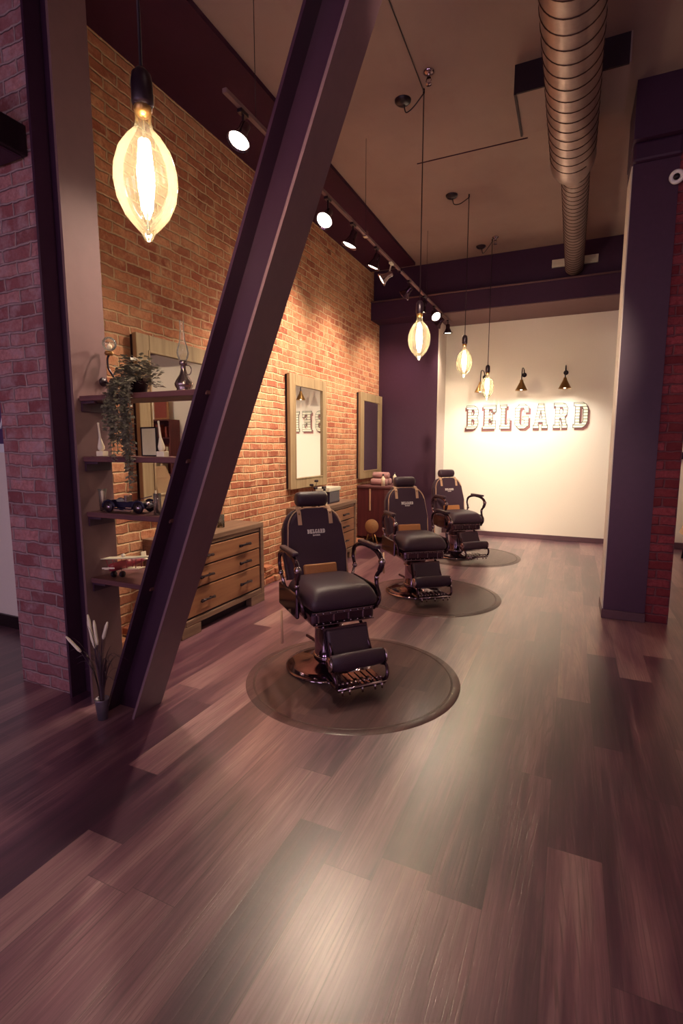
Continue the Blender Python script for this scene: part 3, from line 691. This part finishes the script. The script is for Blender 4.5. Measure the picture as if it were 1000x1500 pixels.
# trailing plant
tp = thing('trailing_plant', 'dusty green trailing plant spilling down from the top shelf', 'plant', (-2.08, 2.02, 1.721))
B().lathe([(0, 0), (.04, 0), (.055, .07), (.058, .08), (.05, .08), (0, .07)], seg=20).obj('pot', M['black_metal'], tp)
b = B(); vb = B()
def leaf(b, p, d, s, up=Vector((0, 0, 1))):
    d = Vector(d).normalized(); w = d.cross(up)
    if w.length < 1e-3: w = Vector((1, 0, 0))
    w.normalize(); n = w.cross(d)
    p = Vector(p)
    P = [p, p+d*s*.42+w*s*.42+n*s*.06, p+d*s*.9+n*s*-.05, p+d*s*.42-w*s*.42+n*s*.06]; mid = p+d*s*.45-n*s*.03
    vs = [b.bm.verts.new(q) for q in P]; m = b.bm.verts.new(mid)
    for i in range(4): b.bm.faces.new((vs[i], vs[(i+1) % 4], m))
for k in range(520):
    a = random.uniform(0, 2*PI); e = random.uniform(-.25, 1.2); rr = random.uniform(.04, .12)
    p = Vector((rr*math.cos(a)*math.cos(e)*1.05, rr*math.sin(a)*.75*math.cos(e), .075+rr*math.sin(e)*1.15))
    leaf(b, p, (math.cos(a), math.sin(a), random.uniform(-.5, .6)), random.uniform(.024, .042), Vector((random.uniform(-.4, .4), random.uniform(-.4, .4), 1)))
for k in range(40):
    a = random.uniform(PI*.95, PI*2.05); x0 = math.cos(a)*random.uniform(.03, .09); y0 = -.115-.02*random.random(); Lz = random.uniform(.2, .50)*(1 if x0 > -.03 else .75)
    pts = bez([(x0*.5, -.03, .08), (x0*.8, y0*.8, .07), (x0, y0-.012, -.03), (x0+random.uniform(-.02, .02), y0-.012, -Lz*.55), (x0+random.uniform(-.03, .03), y0-.005, -Lz)], 7)
    vb.tube(pts, .0012, 4)
    for q in pts:
        for j in range(2):
            aa = random.uniform(0, 2*PI); leaf(b, q, (math.cos(aa), math.sin(aa), random.uniform(-.9, .1)), random.uniform(.018, .032), Vector((random.uniform(-.5, .5), random.uniform(-.5, .5), 1)))
tag(b.obj('foliage', M['leaf'], tp), kind='stuff'); vb.obj('stems', M['leaf'], tp)
# oil lamp
ol = thing('oil_lamp', 'pewter oil lamp with a tall glass chimney on the top shelf', 'oil lamp', (-1.775, 2.02, 1.721))
B().lathe([(0, 0), (.038, 0), (.04, .006), (.034, .014), (.044, .03), (.045, .042), (.036, .06), (.02, .085), (.013, .11), (.013, .13), (.019, .135), (.019, .15), (.014, .155), (0, .155)], seg=28).obj('font', M['pewter'], ol)
B().lathe([(.017, .15), (.026, .17), (.031, .19), (.026, .215), (.014, .25), (.010, .30), (.011, .345)], seg=24).obj('chimney', M['glass'], ol)
b = B(); b.tube(bez([(.015, 0, .13), (.04, 0, .125), (.05, 0, .105), (.04, 0, .085), (.022, 0, .085)], 5), .0025, 6); b.obj('handle', M['pewter'], ol)
# wall sconce
sc = thing('globe_sconce', 'small glass globe on a curved iron arm beside the steel column', 'sconce', (-2.402, 2.08, 1.83))
B().lathe([(.025, 0), (.025, .01), (0, .012)], (0, 0, -.02), (1, 0, 0), 14).obj('wall_plate', M['black_metal'], sc)
B().tube(bez([(.01, 0, -.02), (.07, .0, -.035), (.085, .0, -.0), (.05, 0, .05), (.045, 0, .10), (.06, 0, .125)], 6), .006, 8).obj('arm', M['black_metal'], sc)
B().lathe([(0, .0), (.018, 0), (.024, .01), (.02, .02), (0, .02)], (.06, 0, .12), seg=14).obj('cup', M['brass'], sc)
B().ball((.065, 0, .18), .038, 18).obj('globe', M['glass'], sc)
B().ball((.065, 0, .165), .014, 10).obj('bulb', M['cream'], sc)
# slim cream ornaments
def ornament(x, lb):
    r = thing('slim_ornament', lb, 'ornament', (x, 1.99, 1.401), 0, 'slim cream ornaments on the second shelf')
    B().box(-.026, .026, -.018, .018, 0, .028, .003).obj('block_base', M['cream'], r)
    B().lathe([(0, .028), (.008, .028), (.017, .038), (.018, .052), (.012, .075), (.006, .10), (.0045, .14), (.0045, .17), (.006, .18), (0, .184)], (0, 0, 0), (-.1, 0, 1), 16).obj('figure', M['cream'], r)
ornament(-2.335, 'slim cream bottle shaped ornament at the left end of the second shelf')
ornament(-1.905, 'slim cream bottle shaped ornament next to the steel beam')
pf = thing('picture_frame', 'small black framed picture behind the trailing plant', 'picture', (-2.06, 2.06, 1.401), R(-4))
b = B(); b.box(-.06, -.053, -.006, .006, 0, .155); b.box(.053, .06, -.006, .006, 0, .155); b.box(-.053, .053, -.006, .006, 0, .007); b.box(-.053, .053, -.006, .006, .148, .155); b.obj('frame', M['black_metal'], pf)
B().box(-.053, .053, -.002, .004, .007, .148).obj('picture', M['cream'], pf)
B().lathe([(0, 0), (.025, 0), (.03, .02), (.02, .05), (0, .06)], (0, -.0032, .06), (0, -1, 0), 16, 1, 1)
# model car
mc = thing('model_car', 'dark vintage model car on the third shelf', 'model car', (-2.165, 2.0, 1.101), R(6), scale=.92)
b = B()
b.prism([(-.15, .03), (.14, .03), (.15, .045), (.13, .062), (.03, .068), (.015, .062), (-.06, .062), (-.075, .075), (-.12, .07), (-.155, .045)], lambda x, y, k: (x, -.03+.06*k, y), 0)
b.obj('body', M['navy'], mc)
b = B(); b.box(-.015, .0, -.026, .026, .062, .10, .002); b.box(.0, .012, -.026, .026, .062, .066); b.obj('windscreen', M['pewter'], mc)
b = B()
for x in (-.105, .105):
    for y in (-.052, .052):
        pts = [(x+.042*math.cos(t_), y, .03+.042*math.sin(t_)) for t_ in [PI*k/8 for k in range(0, 9)]]
        b.tube(pts, .007, 6)
b.box(-.065, .065, -.06, -.04, .022, .028); b.box(-.065, .065, .04, .06, .022, .028); split_obj(b, 'fender', M['navy'], mc)
for x in (-.105, .105):
    for y in (-.05, .05):
        w = B().lathe([(0, -.008), (.03, -.008), (.033, -.004), (.033, .004), (.03, .008), (0, .008)], (x, y, .033), (0, 1, 0), 20).obj('wheel', M['black_metal'], mc)
        B().lathe([(0, -.0095), (.016, -.0085), (.016, .0085), (0, .0095)], (x, y, .033), (0, 1, 0), 14).obj('hub', M['chrome'], w)
b = B(); b.lathe([(0, 0), (.012, 0), (.014, .012), (0, .014)], (.15, -.028, .058), (1, 0, 0), 12); b.lathe([(0, 0), (.012, 0), (.014, .012), (0, .014)], (.15, .028, .058), (1, 0, 0), 12); split_obj(b, 'headlamp', M['chrome'], mc)
B().box(-.06, .06, -.062, -.056, .012, .018).obj('running_board', M['chrome'], mc)
b = B(); b.tube([(.04, 0, .07), (.17, -.01, .10)], .003, 6); b.obj('rod', M['pewter'], mc)
gv = thing('glass_vase', 'narrow clear glass vase at the left end of the third shelf', 'vase', (-2.352, 1.99, 1.101))
B().lathe([(0, .003), (.016, .003), (.018, 0), (.02, .10), (.024, .12), (.022, .12), (.018, .10), (.016, .006), (0, .006)], seg=20).obj('glass', M['glass'], gv)
b = B(); b.tube([(0.003, 0, .01), (-.006, 0, .115)], .0045, 8); b.tube([(-.005, .004, .01), (.004, 0, .11)], .0035, 8); split_obj(b, 'stick', M['cream'], gv)
gb = thing('glass_vase', 'clear glass vase on the third shelf next to the steel beam', 'vase', (-1.955, 1.99, 1.101))
B().lathe([(0, .003), (.018, .003), (.02, 0), (.02, .11), (.018, .11), (.017, .006), (0, .006)], seg=20).obj('glass', M['glass'], gb)
b = B(); b.tube([(-.006, 0, .01), (-.008, 0, .125)], .004, 8); b.tube([(.008, 0, .01), (.01, 0, .10)], .003, 8); split_obj(b, 'stick', M['cream'], gb)
# model biplane
bp = thing('model_biplane', 'red model biplane with cream wings on the lowest shelf', 'model plane', (-2.24, 2.02, .738), 0)
bp.rotation_euler = (0, R(-7), R(-3))
B().box(-.20, .20, -.035, .03, .098, .103, .002).obj('upper_wing', M['cream'], bp)
B().box(-.14, .14, -.03, .03, .038, .043, .002).obj('lower_wing', M['cream'], bp)
B().lathe([(0, -.10), (.017, -.095), (.02, -.07), (.022, -.02), (.02, .04), (.010, .12), (.004, .15), (0, .15)], (0, 0, .062), (0, 1, 0), 18, .9, 1.15).obj('fuselage', M['red_toy'], bp)
b = B()
for x in (-.11, -.04, .04, .11):
    for y in (-.02, .018): b.tube([(x, y, .042), (x*1.12, y, .099)], .0025, 6)
split_obj(b, 'strut', M['red_toy'], bp)
b = B(); b.box(-.055, .055, .125, .155, .064, .067); b.box(-.0015, .0015, .12, .155, .067, .11); b.obj('tail', M['cream'], bp)
b = B()
for x in (-.035, .035): b.lathe([(0, -.005), (.018, -.005), (.018, .005), (0, .005)], (x, -.05, .018), (1, 0, 0), 16); b.tube([(x, -.05, .018), (x*.5, -.04, .05)], .002, 6)
split_obj(b, 'landing_gear', M['black_metal'], bp)
b = B(); b.box(-.05, .05, -.108, -.104, .058, .066, .001); b.ball((0, -.106, .062), .006, 8); b.obj('propeller', M['cream'], bp)
B().ball((0.0, .0, .112), .012, 10).obj('pilot_head', M['cream'], bp)

# ------------------------------------------------------------------ potted grass with cattails on the floor
pg = thing('potted_grass', 'dark grass plant with pale candle-like spikes in a small metal pot', 'plant', (-2.225, 1.80, 0))
B().lathe([(0, .0), (.026, 0), (.036, .11), (.038, .115), (.034, .115), (.03, .10), (0, .10)], seg=24).obj('pot', M['galv'], pg)
b = B()
def blade(b, p0, p1, p2, w):
    pts = [Vector(p0)*(1-t_)**2+Vector(p1)*2*t_*(1-t_)+Vector(p2)*t_*t_ for t_ in [k/8 for k in range(9)]]
    side = (Vector(p2)-Vector(p0)).cross(Vector((0, 0, 1)))
    side = side.normalized() if side.length > .01 else Vector((1, 0, 0))
    prev = None
    for i, q in enumerate(pts):
        ww = w*(1-(i/8)**2)+.0004
        v = (b.bm.verts.new(q-side*ww), b.bm.verts.new(q+Vector((0, 0, 1))*0+side*.0+Vector((0, -.001, .001))), b.bm.verts.new(q+side*ww))
        if prev: b.bm.faces.new((prev[0], prev[1], v[1], v[0])); b.bm.faces.new((prev[1], prev[2], v[2], v[1]))
        prev = v
for k in range(34):
    a = random.uniform(0, 2*PI); rr = random.uniform(.06, .24); hh = random.uniform(.25, .5)
    cx_, sx_ = math.cos(a), math.sin(a)*.35
    blade(b, (cx_*.012, sx_*.012, .10), (cx_*rr*.25, sx_*rr*.3, .10+hh*.8), (cx_*rr, sx_*rr-.02, .10+hh*random.uniform(.45, .95)), random.uniform(.002, .004))
b.obj('blades', M['blade'], pg)
tips = [((-.085, -.04, .375), (-.165, -.06, .455)), ((-.0, -.03, .43), (-.015, -.04, .59)), ((.012, -.03, .41), (-.012, -.04, .54)), ((.03, -.03, .43), (.015, -.03, .56)), ((-.012, -.02, .45), (-.03, -.03, .55)), ((.075, -.03, .47), (.125, -.04, .57))]
for p, q in tips:
    p = Vector(p); q = Vector(q)
    st = B(); st.tube(bez([(0, 0, .1), (p.x*.35, p.y*.5, .1+(p.z-.1)*.6), tuple(p)], 6), .0015, 5); st.obj('stalk', M['blade'], pg)
    B().tube([tuple(p), tuple(p.lerp(q, .15)), tuple(p.lerp(q, .8)), tuple(q)], [.005, .009, .008, .004], 8).obj('spike', M['cream'], pg)

# ------------------------------------------------------------------ speaker / sign at left
ws = thing('mounted_box', 'dark boxy fixture high on the left brick pillar', 'fixture', (-2.83, 1.92, 3.0))
B().box(-.6, .17, -.45, 0, -.05, .10, .008).obj('housing', M['black_metal'], ws)
B().box(-.55, .14, -.40, -.02, -.06, -.05).obj('lower_panel', M['purple_dark'], ws)
sg = thing('banner_sign', 'purple sign with white letters left of the brick pillar', 'sign', (-3.95, 2.5, 1.42))
B().box(-.85, .06, -.03, 0, 0, .86, .003).obj('panel', M['banner'], sg)
b = B(); b.box(-.855, .066, -.034, -.0, .80, .87); b.box(-.855, .066, -.034, 0, -.01, .055); b.obj('white_border', M['banner_white'], sg)
def text_mesh(txt, size, depth, name):
    cu = bpy.data.curves.new(name, 'FONT'); cu.body = txt; cu.size = size; cu.extrude = depth/2; cu.align_x = 'CENTER'; cu.offset = size*.012
    o = bpy.data.objects.new('tmp', cu); C.objects.link(o); dg = bpy.context.evaluated_depsgraph_get()
    me = bpy.data.meshes.new_from_object(o.evaluated_get(dg)); bpy.data.objects.remove(o); me.name = name
    me.transform(Matrix.Rotation(PI/2, 4, 'X')); return me
mobj('large_letters', text_mesh('AI', .33, .004, 'large_letters'), M['banner_white'], sg, (-.16, -.033, .33))
mobj('small_letters', text_mesh('V', .14, .004, 'small_letters'), M['banner_white'], sg, (.0, -.033, .17))

# ------------------------------------------------------------------ chair mats
def mat_obj(y, lb):
    o = thing('chair_mat', lb, 'floor mat', (-1.2, y, 0), 0, 'round clear plastic mats under the barber chairs')
    B().lathe([(0, .006), (.62, .006), (.655, .004), (.67, .0)], seg=96).obj('sheet', M['mat'], o)
    B().lathe([(.612, .0063), (.618, .0085), (.626, .0063)], seg=96).obj('rim_line', M['mat'], o)
    return o
mat_obj(2.82, 'round see-through plastic mat under the nearest barber chair')
mat_obj(4.78, 'round see-through plastic mat under the middle barber chair')
mat_obj(6.78, 'round see-through plastic mat under the farthest barber chair')

# ------------------------------------------------------------------ barber chair (front = -Y)
ch = thing('barber_chair', 'nearest barber chair, black with tan straps and white lettering on its back', 'barber chair', (-1.39, 2.88, .0), R(48), 'black barber chairs in a row')
# base
B().lathe([(0, .0), (.30, .0), (.31, .008), (.30, .02), (.24, .032), (.15, .045), (.11, .07), (0, .07)], (0, .03, .007), seg=48).obj('base', M['black_gloss'], ch)
B().lathe([(.302, .018), (.312, .012), (.312, .004), (.302, .0)], (0, .03, .007), seg=48).obj('base_rim', M['chrome'], ch)
B().lathe([(.10, .06), (.105, .09), (.098, .10), (.098, .30), (.11, .315), (.125, .34), (.15, .37), (.16, .40), (0, .40)], (0, .03, 0), seg=40).obj('hydraulic_column', M['smoked_chrome'], ch)
b = B()
for z in (.095, .305): b.lathe([(.10, z-.008), (.112, z-.005), (.112, z+.005), (.10, z+.008)], (0, .03, 0), seg=40)
split_obj(b, 'column_collar', M['chrome'], ch)
# seat housing with studs
B().box(-.235, .235, -.25, .24, .40, .505, .03, None, 3).obj('seat_housing', M['black_gloss'], ch)
b = B()
for k in range(9): b.ball((-.2+.05*k, -.252, .485), .007, 8); b.ball((-.2+.05*k, -.252, .42), .007, 8)
b.box(-.225, .225, -.256, -.25, .408, .413); b.box(-.225, .225, -.256, -.25, .492, .497)
for k in range(4): b.box(-.19+.11*k, -.183+.11*k, -.257, -.25, .43, .475)
b.obj('stud_trim', M['chrome'], ch)
# seat cushion
def cushion(x, y0, y1, z0, z1, crown=.025):
    b = B(); nx, ny = 12, 12
    top = []; bot = []
    for i in range(nx+1):
        ta = []; tb_ = []
        for j in range(ny+1):
            u_ = i/nx*2-1; v_ = j/ny*2-1
            # squircle
            px = x*u_*math.sqrt(1-.10*v_*v_); py = (y0+y1)/2+(y1-y0)/2*v_*math.sqrt(1-.10*u_*u_)
            e = (1-abs(u_)**6)*(1-abs(v_)**6); e = e**.4 if e > 0 else 0
            zt = z0+(z1-z0)*(.45+.55*e)+crown*(1-u_*u_)*(1-v_*v_)+.012*abs(u_)**2*(1-v_*v_)
            ta.append(b.bm.verts.new((px, py, zt))); tb_.append(b.bm.verts.new((px*.96, (py-(y0+y1)/2)*.96+(y0+y1)/2, z0+.0)))
        top.append(ta); bot.append(tb_)
    for i in range(nx):
        for j in range(ny):
            b.bm.faces.new((top[i][j], top[i+1][j], top[i+1][j+1], top[i][j+1])); b.bm.faces.new((bot[i][j+1], bot[i+1][j+1], bot[i+1][j], bot[i][j]))
    for i in range(nx):
        b.bm.faces.new((bot[i][0], bot[i+1][0], top[i+1][0], top[i][0])); b.bm.faces.new((top[i][ny], top[i+1][ny], bot[i+1][ny], bot[i][ny]))
    for j in range(ny):
        b.bm.faces.new((top[0][j], top[0][j+1], bot[0][j+1], bot[0][j])); b.bm.faces.new((bot[nx][j], bot[nx][j+1], top[nx][j+1], top[nx][j]))
    return b
cushion(.262, -.30, .25, .505, .64, .02).obj('seat', M['leather'], ch, smooth=True, sub=1)
# backrest plane: from (y .20,z .62) leaning to (y .33,z 1.10)
bt = Matrix.Translation((0, .215, .60)) @ Matrix.Rotation(R(-15), 4, 'X')
def outline(w, h, rt, n=8, wb=None):
    wb = wb or w; p = [(-wb, 0), (wb, 0)]
    p += [(wb+(w-wb)*.3+.012, h*.35)]
    for k in range(n+1):
        a = PI/2*k/n; p.append((w-rt+rt*math.cos(a), h-rt*1.15+rt*1.15*math.sin(a)))
    for k in range(n+1):
        a = PI/2+PI/2*k/n; p.append((-w+rt+rt*math.cos(a), h-rt*1.15+rt*1.15*math.sin(a)))
    p += [(-wb-(w-wb)*.3-.012, h*.35)]
    return p
def slab(pts, y0, y1, bev, mat):
    b = B(); b.prism(pts, lambda x, y, k: bt @ Vector((x, y1 if k else y0, y)), 0)
    es = [e for e in b.bm.edges if abs((bt.inverted() @ e.verts[0].co).y-(bt.inverted() @ e.verts[1].co).y) < 1e-5]
    bmesh.ops.bevel(b.bm, geom=es, offset=bev, segments=3, affect='EDGES', profile=.5)
    return b
H_ = .50
slab(outline(.215, H_, .14, wb=.225), -.045, .045, .025, None).obj('backrest', M['cape'], ch)
slab(outline(.235, H_+.015, .15, wb=.235), .03, .085, .02, None).obj('back_shell', M['leather'], ch)
pp = outline(.218, H_+.002, .14, 10, wb=.228)[1:]
B().tube([bt @ Vector((x, -.034, y)) for x, y in pp], .0055, 6).obj('piping', M['piping'], ch)
# lumbar pad
b = B(); b.box(-.13, .13, -.075, -.03, .015, .095, .012, bt, 3); b.obj('lumbar_pad', M['tan'], ch)
# headrest
hb = bt @ Vector((0, .0, H_+.075))
B().lathe([(0, -.125), (.035, -.125), (.05, -.115), (.056, -.09), (.057, 0), (.056, .09), (.05, .115), (.035, .125), (0, .125)], hb, (1, 0, 0), 24, 1, 1).obj('headrest', M['leather'], ch)
b = B()
for x in (-.07, .07): b.tube([bt @ Vector((x, .03, H_-.05)), bt @ Vector((x, .02, H_+.08))], .008, 8)
split_obj(b, 'headrest_post', M['chrome'], ch)
for x in (-.125, .125):
    b = B(); sgn = 1
    q = [bt @ Vector((x, .03, H_+.03)), bt @ Vector((x, -.02, H_+.012)), bt @ Vector((x, -.049, H_-.03)), bt @ Vector((x, -.051, H_-.12))]
    for i in range(3):
        A, Q = q[i], q[i+1]
        d = (Q-A); n = Vector((1, 0, 0)).cross(d).normalized()*.003
        vs = [b.bm.verts.new(c) for c in (A-Vector((.015, 0, 0))-n, A+Vector((.015, 0, 0))-n, A+Vector((.015, 0, 0))+n, A-Vector((.015, 0, 0))+n, Q-Vector((.015, 0, 0))-n, Q+Vector((.015, 0, 0))-n, Q+Vector((.015, 0, 0))+n, Q-Vector((.015, 0, 0))+n)]
        for f in [(0, 1, 2, 3), (4, 7, 6, 5), (0, 4, 5, 1), (1, 5, 6, 2), (2, 6, 7, 3), (3, 7, 4, 0)]: b.bm.faces.new([vs[j] for j in f])
    s_o = b.obj('strap', M['piping'], ch)
    B().lathe([(0, .004), (.006, .003), (.007, 0)], bt @ Vector((x, -.053, H_-.04)), bt.to_3x3() @ Vector((0, -1, 0)), 10).obj('stud', M['brass'], s_o)
# logo, two lines of raised white lettering
lg = []
tot = 0
for i, c_ in enumerate('BELGARD'):
    me = letter_mesh(c_, .0175, .030, .002, 0, 'logo_letters'); me.transform(Matrix.Translation((-.071+i*.0207, 0, .0))); lg.append(me)
me2 = text_mesh('BARBER', .017, .002, 'logo_letters'); me2.transform(Matrix.Translation((0, 0, -.019))); lg.append(me2)
bmx = bmesh.new()
for m_ in lg: bmx.from_mesh(m_)
me = bpy.data.meshes.new('logo'); bmx.to_mesh(me); bmx.free()
mobj('logo', me, M['logo'], ch, bt @ Vector((0, -.0462, .315)), (R(-15), 0, 0))
# arms
for sx, nm in ((-1, 'l'), (1, 'r')):
    X = sx*.30
    arm = B()
    arm.tube(bez([(X, .20, .66), (X, .235, .74), (X, .20, .81), (X+sx*.005, .08, .845), (X+sx*.01, -.05, .845), (X+sx*.012, -.155, .82), (X+sx*.012, -.205, .77), (X+sx*.008, -.185, .71), (X, -.15, .66), (X, -.16, .60), (X-sx*.01, -.215, .55), (X-sx*.02, -.22, .50), (X-sx*.045, -.19, .455)], 5),
             [.013]*8+[.016]*10+[.018]*12+[.02]*6+[.015]*10+[.013]*15, 12)
    ao = arm.obj('armrest', M['black_gloss'], ch)
    B().box(-.024, .024, -.16, .13, 0, .028, .012, Matrix.Translation((X+sx*.008, 0, .848)), 3).obj('arm_pad', M['leather'], ao)
    b = B(); b.ball((X+sx*.012, -.205, .772), .026, 14); b.ball((X, -.152, .655), .019, 12); b.ball((X, .205, .665), .02, 12); b.tube([(X, .205, .665), (X-sx*.05, .205, .50)], .012, 8); split_obj(b, 'chrome_knob', M['chrome'], ao)
    pl = B(); pl.box(X-.015-.0, X+.012, -.17, .22, .44, .60, .012, None, 3); pl.obj('side_plate', M['black_gloss'], ao)
# legrest
lt = Matrix.Translation((0, -.265, .40)) @ Matrix.Rotation(R(-22), 4, 'X')
b = B(); b.box(-.15, .15, -.04, .0, -.21, -.02, .016, lt, 3); b.obj('calf_pad', M['leather'], ch)
b = B(); b.box(-.165, .165, 0, .012, -.225, -.005, .006, lt)
for x in (-.13, .13): b.tube([(x, -.20, .42), (x*1.05, -.32, .33), (x*1.1, -.40, .2)], .012, 8)
split_obj(b, 'legrest_frame', M['black_gloss'], ch)
ft = B(); ft.lathe([(0, -.19), (.03, -.19), (.042, -.18), (.045, -.1), (.045, .1), (.042, .18), (.03, .19), (0, .19)], (0, -.455, .235), (1, 0, 0), 22, .8, 1.25)
ft.obj('foot_pad', M['leather'], ch)
b = B()
for x in (-.195, .195): b.lathe([(0, -.008), (.042, -.008), (.048, 0), (.042, .008), (0, .008)], (x, -.455, .235), (1, 0, 0), 20)
split_obj(b, 'foot_pad_end_cap', M['chrome'], ch)
b = B()
for x in (-.17, .17):
    b.tube(bez([(x, -.36, .20), (x*1.05, -.43, .18), (x*1.1, -.50, .19), (x*1.05, -.53, .14), (x, -.50, .10), (x*.95, -.40, .09)], 6), .012, 8)
split_obj(b, 'foot_bracket', M['black_gloss'], ch)
b = B(); b.box(-.17, .17, -.53, -.33, .082, .10, .006)
for k in range(7): b.box(-.15+.045*k, -.13+.045*k, -.52, -.34, .10, .106, .002)
b.obj('foot_plate', M['black_gloss'], ch)
b = B()
for x in (-.14, -.09, .0, .09, .14): b.tube([(x, -.531, .098), (x, -.535, .062)], .007, 8)
b.tube([(-.17, -.531, .10), (.17, -.531, .10)], .008, 8)
for k in range(11): b.ball((-.15+.03*k, -.495, .115), .008, 8)
b.tube([(-.15, -.36, .15), (.15, -.36, .15)], .007, 8)
b.obj('chrome_trim', M['chrome'], ch)
B().tube([(-.345, .06, .44), (-.352, .03, .22)], .009, 8).obj('pump_lever', M['piping'], ch)
B().tube(bez([(.0, .12, .08), (.0, .3, .09), (-.03, .40, .10)], 5), .012, 8).obj('foot_pump_pedal', M['black_gloss'], ch)
ch.scale = (.9, .93, .945)
dup(ch, (-1.37, 4.80, 0), R(38), 'middle barber chair, between the nearest and the farthest one')
dup(ch, (-1.34, 6.70, 0), R(42), 'farthest barber chair, in front of the cream wall')

# ------------------------------------------------------------------ right side
cm = thing('security_camera', 'small white ring shaped security camera on the right brick edge', 'camera', (.60, 4.72, 3.44))
B().lathe([(.0, -.005), (.022, 0), (.024, .012), (.045, .012), (.05, .0), (.047, -.014), (.02, -.02)], (0, -.02, 0), (-.2, -1, -.25), 26).obj('ring', M['camera_white'], cm)
B().lathe([(0, .01), (.020, .008), (.022, 0)], (-.002, -.024, 0), (-.2, -1, -.25), 18).obj('lens', M['black_metal'], cm)
b = B(); b.tube(bez([(.03, -.01, .02), (.07, -.0, .05), (.08, .0, .14), (.10, .01, .16)], 6), .005, 6); b.obj('cable', M['camera_white'], cm)
wh = thing('wall_bracket', 'small black bracket on the cream wall past the right column', 'bracket', (1.37, 8.5, 1.33))
B().box(-.06, .05, -.06, 0, -.05, .05, .006).obj('bracket_body', M['black_metal'], wh)
B().box(-.03, .09, -.12, -.05, -.03, .03, .005).obj('bracket_tip', M['black_metal'], wh)
st = thing('draped_chair', 'chair draped with beige cloth past the right column', 'chair', (1.62, 7.6, 0))
b = B(); b.prism([(-.28, .34), (.3, .34), (.3, 1.05), (.02, 1.08), (-.10, .86)], lambda x, y, k: (x, -.22+.44*k, y), 0); b.obj('beige_drape', M['beige_cloth'], st)
b = B(); b.box(-.24, .26, -.2, .2, .28, .34, .01); b.obj('seat', M['black_metal'], st)
for x in (-.22, .24):
    for y in (-.18, .18): B().tube([(x*.9, y, .3), (x*1.05, y, 0)], .014, 8).obj('leg', M['black_metal'], st)
# bookcase on the end wall, seen in the nearest mirror
bk = thing('bookcase', 'dark red open bookcase seen reflected in the mirror behind the shelves', 'bookcase', (2.25, 8.49, 0))
b = B()
for x in (-.42, .40): b.box(x, x+.025, -.30, 0, 0, 2.02)
for z in (.05, .45, .85, 1.25, 1.63, 2.0): b.box(-.395, .40, -.30, 0, z, z+.025)
b.box(-.395, .40, -.012, 0, .05, 2.0)
b.obj('carcass', M['red_wood'], bk)
i = 0
for z, zl in ((1.275, 'fourth'), (1.655, 'top'), (.875, 'third')):
    x = -.36
    while x < .34:
        w = random.choice([.035, .045, .06]); h = random.uniform(.18, .27); mt = random.choice(['book_a', 'book_b', 'book_c'])
        if random.random() < .75:
            o = B().box(0, w, -.2, -.02, 0, h, .003).obj('bottle_box', M[mt], None, (2.25+x, 8.46, z+.001))
            tag(o, {'book_a': 'red', 'book_b': 'cream', 'book_c': 'brown'}[mt]+' product box on the %s bookcase shelf, reflected in the mirror' % zl, 'box', 'product boxes on the bookcase')
        x += w+.03
op = thing('framed_board', 'reddish framed board standing on top of the bookcase, seen in the mirror', 'picture', (2.2, 8.35, 2.026))
B().box(-.2, .2, 0, .03, 0, .45, .008).obj('board', M['straw'], op)
B().box(-.16, .16, -.006, 0, .04, .41).obj('panel', M['book_a'], op)

# ------------------------------------------------------------------ light
W = bpy.data.worlds.new('World'); S.world = W; W.use_nodes = True
bg = W.node_tree.nodes['Background']; bg.inputs[0].default_value = (1, .72, .98, 1); bg.inputs[1].default_value = 4.8
for i, (a, c) in enumerate(WX):
    L = bpy.data.lights.new('daylight_portal', 'AREA'); L.shape = 'RECTANGLE'; L.size = c-a; L.size_y = 2.3; L.cycles.is_portal = True
    o = bpy.data.objects.new('daylight_portal', L); C.objects.link(o); o.location = ((a+c)/2, -3.62, 1.75); o.rotation_euler = (R(-90), 0, 0)
    o.rotation_euler = Vector((0, 1, 0)).to_track_quat('-Z', 'Z').to_euler()

# ------------------------------------------------------------------ camera
f = 740.; hy = 655.; vx = 838.
p = math.atan((750-hy)/f)
fw = Vector((0, math.cos(p), -math.sin(p))); up = Vector((0, math.sin(p), math.cos(p))); rt = Vector((1, 0, 0))
v = rt*((vx-500)/f)+up*((750-hy)/f)+fw; yaw = math.atan2(v.x, v.y)
Rz = Matrix.Rotation(yaw, 3, 'Z'); fw, up, rt = Rz @ fw, Rz @ up, Rz @ rt
cd = bpy.data.cameras.new('camera'); cam = bpy.data.objects.new('camera', cd); C.objects.link(cam)
m = Matrix((rt, up, -fw)).transposed().to_4x4(); m.translation = Vector((0, 0, 1.45)); cam.matrix_world = m
cd.sensor_fit = 'VERTICAL'; cd.sensor_height = 36; cd.lens = f/1500*36; cd.clip_start = .05
S.camera = cam
S.view_settings.view_transform = 'Standard'; S.view_settings.look = 'None'; S.view_settings.exposure = 0.15; S.view_settings.gamma = 1
S.view_settings.use_curve_mapping = False
S.cycles.max_bounces = 8; S.cycles.transparent_max_bounces = 16; S.cycles.use_denoising = True
S.cycles.sample_clamp_indirect = 6
